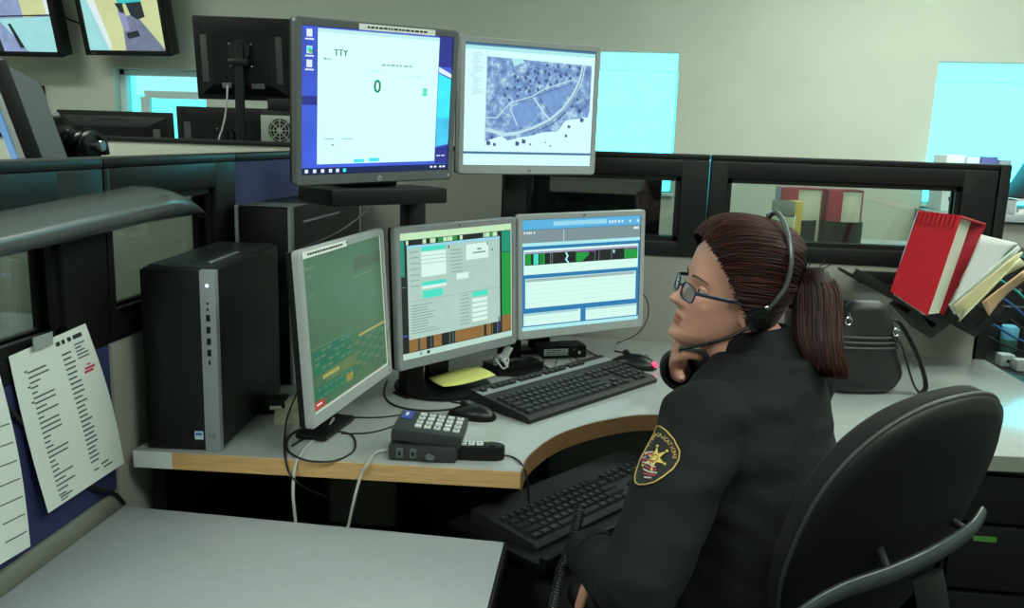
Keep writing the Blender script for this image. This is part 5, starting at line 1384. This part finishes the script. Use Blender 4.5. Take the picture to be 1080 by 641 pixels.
# collar
b = B(); rs = []
nb = V((.286, 1.488, .992)); ntop = HM @ V((0, -.042, -.058))
for (s_, rr_, th) in ((0, .086, 0), (.35, .080, 0), (.7, .072, 0), (1.0, .069, 0), (1.0, .064, 0), (.6, .064, 0), (.0, .070, 0)):
    c = nb.lerp(ntop, s_*.98)
    rs.append([c+r2*(rr_*.92*math.cos(a))+f2*(rr_*math.sin(a))+V((0, 0, (-.045*max(0, math.sin(a)) + .012*max(0, -math.sin(a)))*s_)) for a in [2*math.pi*k/40 for k in range(40)]])
b.loft(rs, JKT, closed_ends=False); b.build('collar', woman, X=wi, smooth=60)
for (a, c, rr_, nm) in ((Lw, Le, .0455, 'cuff'), (Rw-(Rw-Re).normalized()*.01, Re, .036, 'cuff')):
    d = (c-a).normalized(); b = B(); q = V((0, 0, 1)).rotation_difference(d)
    b.loft([[a+q @ V((r_*math.cos(t_), r_*math.sin(t_), z)) for t_ in [R(j*15) for j in range(24)]] for (r_, z) in ((.028, -.040), (rr_-.003, -.041), (rr_, -.038), (rr_+.001, .012), (rr_-.004, .014))], JKT, closed_ends=False); b.build(nm, woman, X=wi, smooth=60)
tr = B(); 
tr.sph(.5, V((.30, 1.40, .53)), PANTS, (.40, .30, .20), rot=M.Rotation(math.atan2(r2.y, r2.x), 3, 'Z'))
for (a, c, ra, rb) in ((Lh, Lk, .092, .070), (Rh, Rk, .092, .070), (Lk, La, .068, .058), (Rk, Ra, .068, .058)): tr.cap(a, c, ra, rb, PANTS, 20)
to = smoothmesh(tr, 'trousers', woman, .008, 4, .5); to.data.transform(M.Translation(V((-.30, -1.41, 0))))
for a, s_ in ((La, 1), (Ra, 1)):
    b = B(); d = V((-.5, .87, 0)).normalized(); b.loft([[a+d*(-.07+.26*t_)+V((d.y, -d.x, 0))*(.043*math.sin(math.pi*min(1, .15+t_*.8))**.5*math.cos(p_))+V((0, 0, -.085+max(0, math.sin(p_))*(.085-.05*t_))) for p_ in [R(j*20) for j in range(18)]] for t_ in [k/10 for k in range(11)]], RUBBER); b.build('shoe', woman, X=wi, smooth=60)
# --- shoulder patch, laid on the sleeve
GOLD = mat('gold embroidery', (196, 164, 92), .6, bump=.4, bscale=900); PBLK = mat('black embroidery', (16, 17, 15), .7); PRED = mat('red stripe thread', (168, 60, 78), .7); PWHT = mat('white stripe thread', (206, 196, 196), .7); PBLU = mat('blue canton thread', (56, 60, 104), .7); GOLD2 = mat('pale gold star', (214, 186, 96), .5)
PC = atd(692, 480, 1.2); nview = (V((0, 0, EYE))-PC).normalized()
hit = bvh.ray_cast(V((0, 0, EYE)), ray(693, 480).normalized())
if hit[0] is None: hit = (PC, nview)
pc0, pn0 = hit[0], hit[1]
def on_sleeve(px, py, off):
    h = bvh.ray_cast(V((0, 0, EYE)), ray(px, py).normalized())
    return (h[0]+h[1]*off if h[0] else V((0, 0, EYE))+ray(px, py)*1.3)
# patch plane at the sleeve: flat design coordinates projected along the sleeve normal
axn = (pn0*.4-ray(693, 480).normalized()*.6).normalized()
e1 = (rt-axn*rt.dot(axn)).normalized(); e2 = axn.cross(e1).normalized()
if e2.dot(up) < 0: e2 = -e2
dpx = (pc0-V((0, 0, EYE))).dot(fw)/F_PX
def lay(u, v, off):
    o = pc0+e1*(u*dpx)-e2*(v*dpx)+axn*.06
    h = bvh.ray_cast(o, -axn)
    return (h[0] if h[0] else o-axn*.06)+axn*off
outline = [(-3.5, -35), (4, -30), (12, -22), (20, -11), (25.5, 2), (24, 10), (17, 20), (8, 27), (-1, 31.5), (-10, 32.5), (-19, 31), (-24, 27), (-26, 18), (-26, 10), (-23, -2), (-18, -12), (-12, -21), (-7, -29)]
def dense(pts, n=4, closed=True):
    o = []; N_ = len(pts)
    for i in range(N_):
        for k in range(n):
            t_ = k/n; a, c = pts[i], pts[(i+1) % N_]; o.append((a[0]+(c[0]-a[0])*t_, a[1]+(c[1]-a[1])*t_))
    return o
outline = [(u, v*1.10-1.5) for u, v in outline]
ol = dense(outline)
def inside(u, v, sh=.93):
    u, v = (u+1)/sh-1, (v)/sh; c_ = False; n_ = len(outline)
    for i in range(n_):
        (x1, y1), (x2, y2) = outline[i], outline[(i+1) % n_]
        if (y1 > v) != (y2 > v) and u < (x2-x1)*(v-y1)/(y2-y1)+x1: c_ = not c_
    return c_
b = B(); fan = []
for s_ in (.02, .2, .4, .6, .8, 1.0): fan.append([lay(u*s_, v*s_, .0022) for u, v in ol])
b.loft(fan, PBLK, closed_ends=False)
b.tube([lay(u, v, .003) for u, v in ol], .0011, GOLD, 6, 1, closed=True)
pt = b.build('shoulder_patch', woman, X=wi, smooth=0)
b = B()
# flag stripes behind the star
for k in range(9):
    off = k*3.6; a = (-21+off*.35, -8+off*1.25+2); pts_ = [(-20+k*1.0-1+t_*16, -14+k*4.7+t_*9.5+1.2*math.sin(t_*4+k)) for t_ in [j/6 for j in range(7)]]
    pts_ = [(u, v) for u, v in pts_ if u < 6 and inside(u, v, .86)]
    if len(pts_) > 1: b.tube([lay(u, v, .0030) for u, v in pts_], .0017 if k % 2 else .0013, PRED if k % 2 else PWHT, 5, 1)
for k in range(1, 4): b.tube([lay(-19+k*2.2+t_*6, -9+k*2.6+t_*3.5, .0034) for t_ in (0, .5, 1)], .0014, PBLU, 5, 1)
b.build('flag', pt)
b = B(); star = []
for k in range(12):
    a = R(-20+k*30); rr_ = 14.5 if k % 2 == 0 else 6.0; star.append((-2+rr_*math.cos(a), 4+rr_*math.sin(a)))
sd_ = dense(star, 2); b.loft([[lay(-2+(u+2)*s_, 4+(v-4)*s_, .0042) for u, v in sd_] for s_ in (.03, .5, 1.0)], GOLD2, closed_ends=False)
for k in range(0, 12, 2):
    a = R(-20+k*30); b.sph(.0022, lay(-2+15*math.cos(a), 4+15*math.sin(a), .0042), GOLD2, seg=10)
b.tube([lay(-2+4*math.cos(R(j*36)), 4+4*math.sin(R(j*36)), .0050) for j in range(10)], .0009, mat('olive seal', (120, 120, 60), .6), 5, 1, closed=True)
b.build('star', pt, smooth=0)
b = B(); path = [(-11.5, -17), (-8, -22), (-3.5, -26.5), (1, -25), (6, -21), (11, -15.5), (15.5, -9), (18.5, -2), (20, 4.5), (19, 9)]
word = 'COMMUNICATIONS'; L_ = [0]
for p, q in zip(path, path[1:]): L_.append(L_[-1]+math.hypot(q[0]-p[0], q[1]-p[1]))
for i, chh in enumerate(word):
    d_ = L_[-1]*(i+.5)/len(word)
    k = max(j for j in range(len(L_)) if L_[j] <= d_); k = min(k, len(path)-2); t_ = (d_-L_[k])/(L_[k+1]-L_[k])
    u, v = path[k][0]+(path[k+1][0]-path[k][0])*t_, path[k][1]+(path[k+1][1]-path[k][1])*t_
    an = math.atan2(path[k+1][1]-path[k][1], path[k+1][0]-path[k][0])
    o_ = lay(u, v, .0034); X = M.Identity(4); ex = (e1*math.cos(an)-e2*math.sin(an)); ey = axn.cross(ex)
    for r_ in range(3): X[r_][0], X[r_][1], X[r_][2], X[r_][3] = ex[r_], ey[r_], axn[r_], o_[r_]
    b.text(chh, .0088, GOLD, X, .0003)
b.build('lettering', pt, smooth=0)

# --- hair
def puff(p):
    t_ = min(1, max(0, (p.z+.01)/.10)); t_ = t_*t_*(3-2*t_)
    return V((p.x*.05*t_, .004*t_ if p.y > 0 else -.001, .021*t_))
def hairy(q):   # scalp test in head coordinates
    return q.z > .066-(.083-q.y)*1.20 and q.z > -.078
b = B(); bmh = bmesh.new(); rs = [[head_pt(2*math.pi*j/140, -.112+(.227)*.5*(1+math.sin(-math.pi/2+math.pi*k/130)), .010) for j in range(140)] for k in range(131)]
rv = [[bmh.verts.new(p+puff(p)) for p in r] for r in rs]
for a_, c_ in zip(rv, rv[1:]):
    for k in range(140): bmh.faces.new((a_[k], a_[(k+1) % 140], c_[(k+1) % 140], c_[k]))
bmh.faces.new(rv[-1])
bmesh.ops.delete(bmh, geom=[v for v in bmh.verts if not hairy(v.co-V((0, 0, .004)))], context='VERTS')
bmesh.ops.recalc_face_normals(bmh, faces=bmh.faces)
b.absorb(bmh, HAIR)
rnd = random.Random(33)
TIE = V((0, -.108, .012))
def scalp(d, off):
    """surface point along direction d in head frame"""
    z = max(-.105, min(.1145, d.z*.118)); ph = math.atan2(d.y, d.x)
    z = max(-.1, min(.1149, .115*d.z/ math.sqrt(d.z**2+(d.x**2+d.y**2)*1.0)))
    p = head_pt(ph, z, .010+off); return p+puff(p)
for i in range(1900):
    # starts: along the hairline and over the scalp
    for _ in range(60):
        th = rnd.uniform(-math.pi, math.pi); z_ = rnd.uniform(-.8, .99) if i > 700 else rnd.uniform(-.7, .75); rad = math.sqrt(1-z_*z_); d0 = V((rad*math.cos(th), rad*math.sin(th), z_))
        p0 = scalp(d0, 0)
        if hairy(p0) and (i > 700 or not hairy(p0+V((0, .012, -.012)))) and p0.y > -.09: break
    d1 = V((rnd.uniform(-.05, .05), -1, .10+rnd.uniform(-.05, .05))).normalized()
    n_ = 9; q = d0.rotation_difference(d1); ax_, an_ = q.to_axis_angle(); base = rnd.uniform(-.0004, .0022)
    pts = []
    sag = rnd.uniform(-.08, .05)
    for k in range(n_+1):
        t_ = k/n_; d = (mathutils.Quaternion(ax_, an_*t_) @ d0); d = (d+V((0, 0, 1))*sag*math.sin(math.pi*t_)).normalized()
        p = scalp(d, base+.003*math.sin(math.pi*t_)); pts.append(p)
    b.tube(pts, rnd.uniform(.0006, .0012), HAIR2 if rnd.random() < .4 else HAIR, 4, 2, rfun=lambda t: .6+.4*math.sin(math.pi*t))
# a few flyaways at the nape and temple
b.build('hair', woman, X=wi @ HM, smooth=60)
COILED.parent = woman; COILED.matrix_local = wi
b = B(); b.tube([V((0.018*math.cos(R(j*36)), -.102-.004*math.sin(R(j*72)), .012+.018*math.sin(R(j*36)))) for j in range(10)], .006, BLACK2, 8, 2, closed=True); b.build('hair_tie', woman, X=wi @ HM, smooth=60)
# ponytail
dP = 1.495
tie_w = HM @ V((0, -.100, .012))
ctrl = [tie_w, atd(856, 292, 1.50), atd(862, 312, 1.49), atd(862, 338, 1.48), atd(864, 362, 1.465), atd(871, 382, 1.455), atd(884, 398, 1.45)]
def cr(ps, t):
    n = len(ps)-1; x = min(t*n, n-1e-6); i = int(x); f = x-i
    p0, p1, p2, p3 = ps[max(i-1, 0)], ps[i], ps[i+1], ps[min(i+2, n)]
    return .5*((2*p1)+(p2-p0)*f+(2*p0-5*p1+4*p2-p3)*f*f+(3*p1-p0-3*p2+p3)*f**3)
rad_ = lambda t: float(np.interp(t, [0, .12, .3, .5, .7, .85, 1.0], [.012, .030, .040, .041, .038, .030, .010]))
b = B(); b.tube([cr(ctrl, k/14*.93) for k in range(15)], 1.0, HAIR, 20, 1, rfun=lambda t: rad_(t*.93)*.80)
for i in range(800):
    a = rnd.uniform(0, 2*math.pi); rr_ = math.sqrt(rnd.uniform(.35, 1.05)); end = rnd.uniform(.80, 1.04); ph = rnd.uniform(-.5, .5); pts = []
    for k in range(13):
        t_ = end*k/12; c = cr(ctrl, min(t_, 1)); r_ = rad_(min(t_, 1))*rr_ + (.004 if t_ > .8 else 0)*rr_
        pts.append(c+V((1, 0, 0))*(r_*math.cos(a+ph*t_))+V((0, 1, 0))*(r_*math.sin(a+ph*t_))+V((0, 0, -.02*max(0, t_-1))))
    b.tube(pts, rnd.uniform(.0005, .0011), HAIR2 if rnd.random() < .5 else HAIR, 4, 1, rfun=lambda t: 1-.75*t**3)
for i in range(60):
    k_ = rnd.uniform(.08, .9); a = rnd.uniform(0, 6.28); p0 = cr(ctrl, k_); d = V((math.cos(a), math.sin(a), 0)); r_ = rad_(k_); b.tube([p0+d*r_*.9, p0+d*(r_+.004)+V((0, 0, -.008)), p0+d*(r_+rnd.uniform(.004, .010))+V((0, 0, -.022))], .0005, HAIR2, 4, 3)
for i in range(14):
    o_ = V((rnd.uniform(-.01, .03), rnd.uniform(-.02, .02), rnd.uniform(.01, .03))); p0 = cr(ctrl, .10); b.tube([p0, p0+o_*.7, p0+o_*1.5], .0006, HAIR2, 4, 3)
b.build('ponytail', woman, X=wi, smooth=60)
# --- glasses and headset
GF = mat('dark blue glasses frame', (24, 34, 58), .3); LENS = glass('spectacle lens', tint=(.88, .92, 1.0), refl=.05, rough=.02)
b = B(); lz, ly = -.009, .101
lens_o = []
for s_ in (-1, 1):
    pts = []
    for (x, z) in sup(.046, .029, 3.2, 24): pts.append(V((s_*.033+x, ly-.010*((abs(s_*.033+x)/.058)**2)-.0, lz+z)))
    b.tube(pts, .0015, GF, 8, 1, closed=True); lens_o.append(pts)
    b.tube([V((s_*.056, ly-.009, lz+.006)), V((s_*.066, ly-.020, lz+.008)), V((s_*.0745, .050, lz+.009)), V((s_*.078, .020, lz+.010)), V((s_*.078, -.008, lz+.009)), V((s_*.074, -.022, lz-.004))], .0022, GF, 8, 4, flat=(.6, 1.5))
b.tube([V((-.011, ly+.001, lz+.005)), V((0, ly+.006, lz+.008)), V((.011, ly+.001, lz+.005))], .0016, GF, 8, 4)
gl = b.build('glasses', woman, X=wi @ HM, smooth=60)
for pts in lens_o:
    b = B(); c = sum(pts, V((0, 0, 0)))/len(pts); b.loft([[p+V((0, .0006, 0)) for p in pts], [p-V((0, .0006, 0)) for p in pts]], LENS); b.build('lens', gl, smooth=0)
hs = B(); HSIL = mat('grey headband', (86, 92, 92), .3, .3)
sx = -1 if (HM @ V((-1, 0, 0))-HM @ V((0, 0, 0))).y < 0 else 1      # side facing the camera
band = [V((sx*.088, -.020, -.006)), V((sx*.096, -.030, .022)), V((sx*.096, -.038, .050)), V((sx*.091, -.036, .088)), V((sx*.068, -.030, .122)), V((sx*.034, -.025, .145)), V((0, -.023, .150)), V((-sx*.030, -.028, .128)), V((-sx*.060, -.034, .108)), V((-sx*.080, -.038, .082)), V((-sx*.088, -.036, .055))]
b = B(); b.tube(band, .0040, HSIL, 8, 6); hsn = b.build('headset_band', woman, X=wi @ HM, smooth=60)
b = B(); b.cyl(.021, .014, (sx*.088, -.014, -.020), BLACK, 'x', 28, bev=.003); b.cyl(.013, .006, (sx*.097, -.014, -.020), BLACK2, 'x', 24, bev=.002); b.sph(.0045, (sx*.094, -.018, .006), CHROME); b.build('ear_pad', woman, X=wi @ HM)
tip = HMi @ atd(718, 368, 1.425)
b = B(); p0 = V((sx*.092, -.008, -.026)); b.tube([p0, p0.lerp(tip, .35)+V((sx*.010, 0, -.004)), p0.lerp(tip, .7)+V((sx*.008, 0, -.002)), tip], .0026, BLACK2, 8, 5, rfun=lambda t: 1.15-.1*t); b.cap(p0.lerp(tip, .90), tip, .0036, .0036, RUBBER); b.cyl(.008, .012, (sx*.092, -.006, -.030), CHROME, 'x', 16); b.build('microphone_boom', woman, X=wi @ HM, smooth=60)
b = B(); b.cap(V((-sx*.080, -.036, .050)), V((-sx*.080, -.030, .030)), .010, .010, BLACK); b.build('temple_pad', woman, X=wi @ HM, smooth=60)
# dark nails on the hand at the chin
for (p, d) in tR[2:4]:
    b = B(); b.sph(.0062, p+d*.0022+V((-.002, -.003, 0)), NAIL, (.9, .9, 1.1), 12); b.build('nail', woman, X=wi, smooth=60)

# ------------------------------------------------------------------ light and colour management
w = bpy.data.worlds.new('world'); sc.world = w; w.use_nodes = True
w.node_tree.nodes['Background'].inputs['Color'].default_value = (.45, .85, .95, 1); w.node_tree.nodes['Background'].inputs['Strength'].default_value = .6
sc.view_settings.view_transform = 'Standard'; sc.view_settings.look = 'None'; sc.view_settings.gamma = 1; sc.view_settings.use_curve_mapping = False
sc.view_settings.exposure = 0.0

GROUPS = {'computer_monitor': 'monitors on the corner desk and behind it', 'computer_tower': 'black computer towers on the corner desk', 'keyboard': 'black keyboards', 'computer_mouse': 'black mice', 'cubicle_panel': 'cubicle partition panels', 'cable': 'loose cables and cords', 'desk_monitor': 'monitor backs behind the cream partition', 'wall_display': 'displays high on the back wall', 'ring_binder': 'binders on the window sill', 'leaning_folder': 'folders leaning on the document tray', 'paper_folder': 'folders leaning behind the red binder', 'paper_sheet': 'sheets on the blue partition', 'red_book': 'red books in the organizer', 'small_box': 'pale boxes among the cables'}
for o in list(bpy.data.objects):
    k = o.name.split('.')[0]
    if o.parent is None and k in GROUPS and 'label' in o: o['group'] = GROUPS[k]
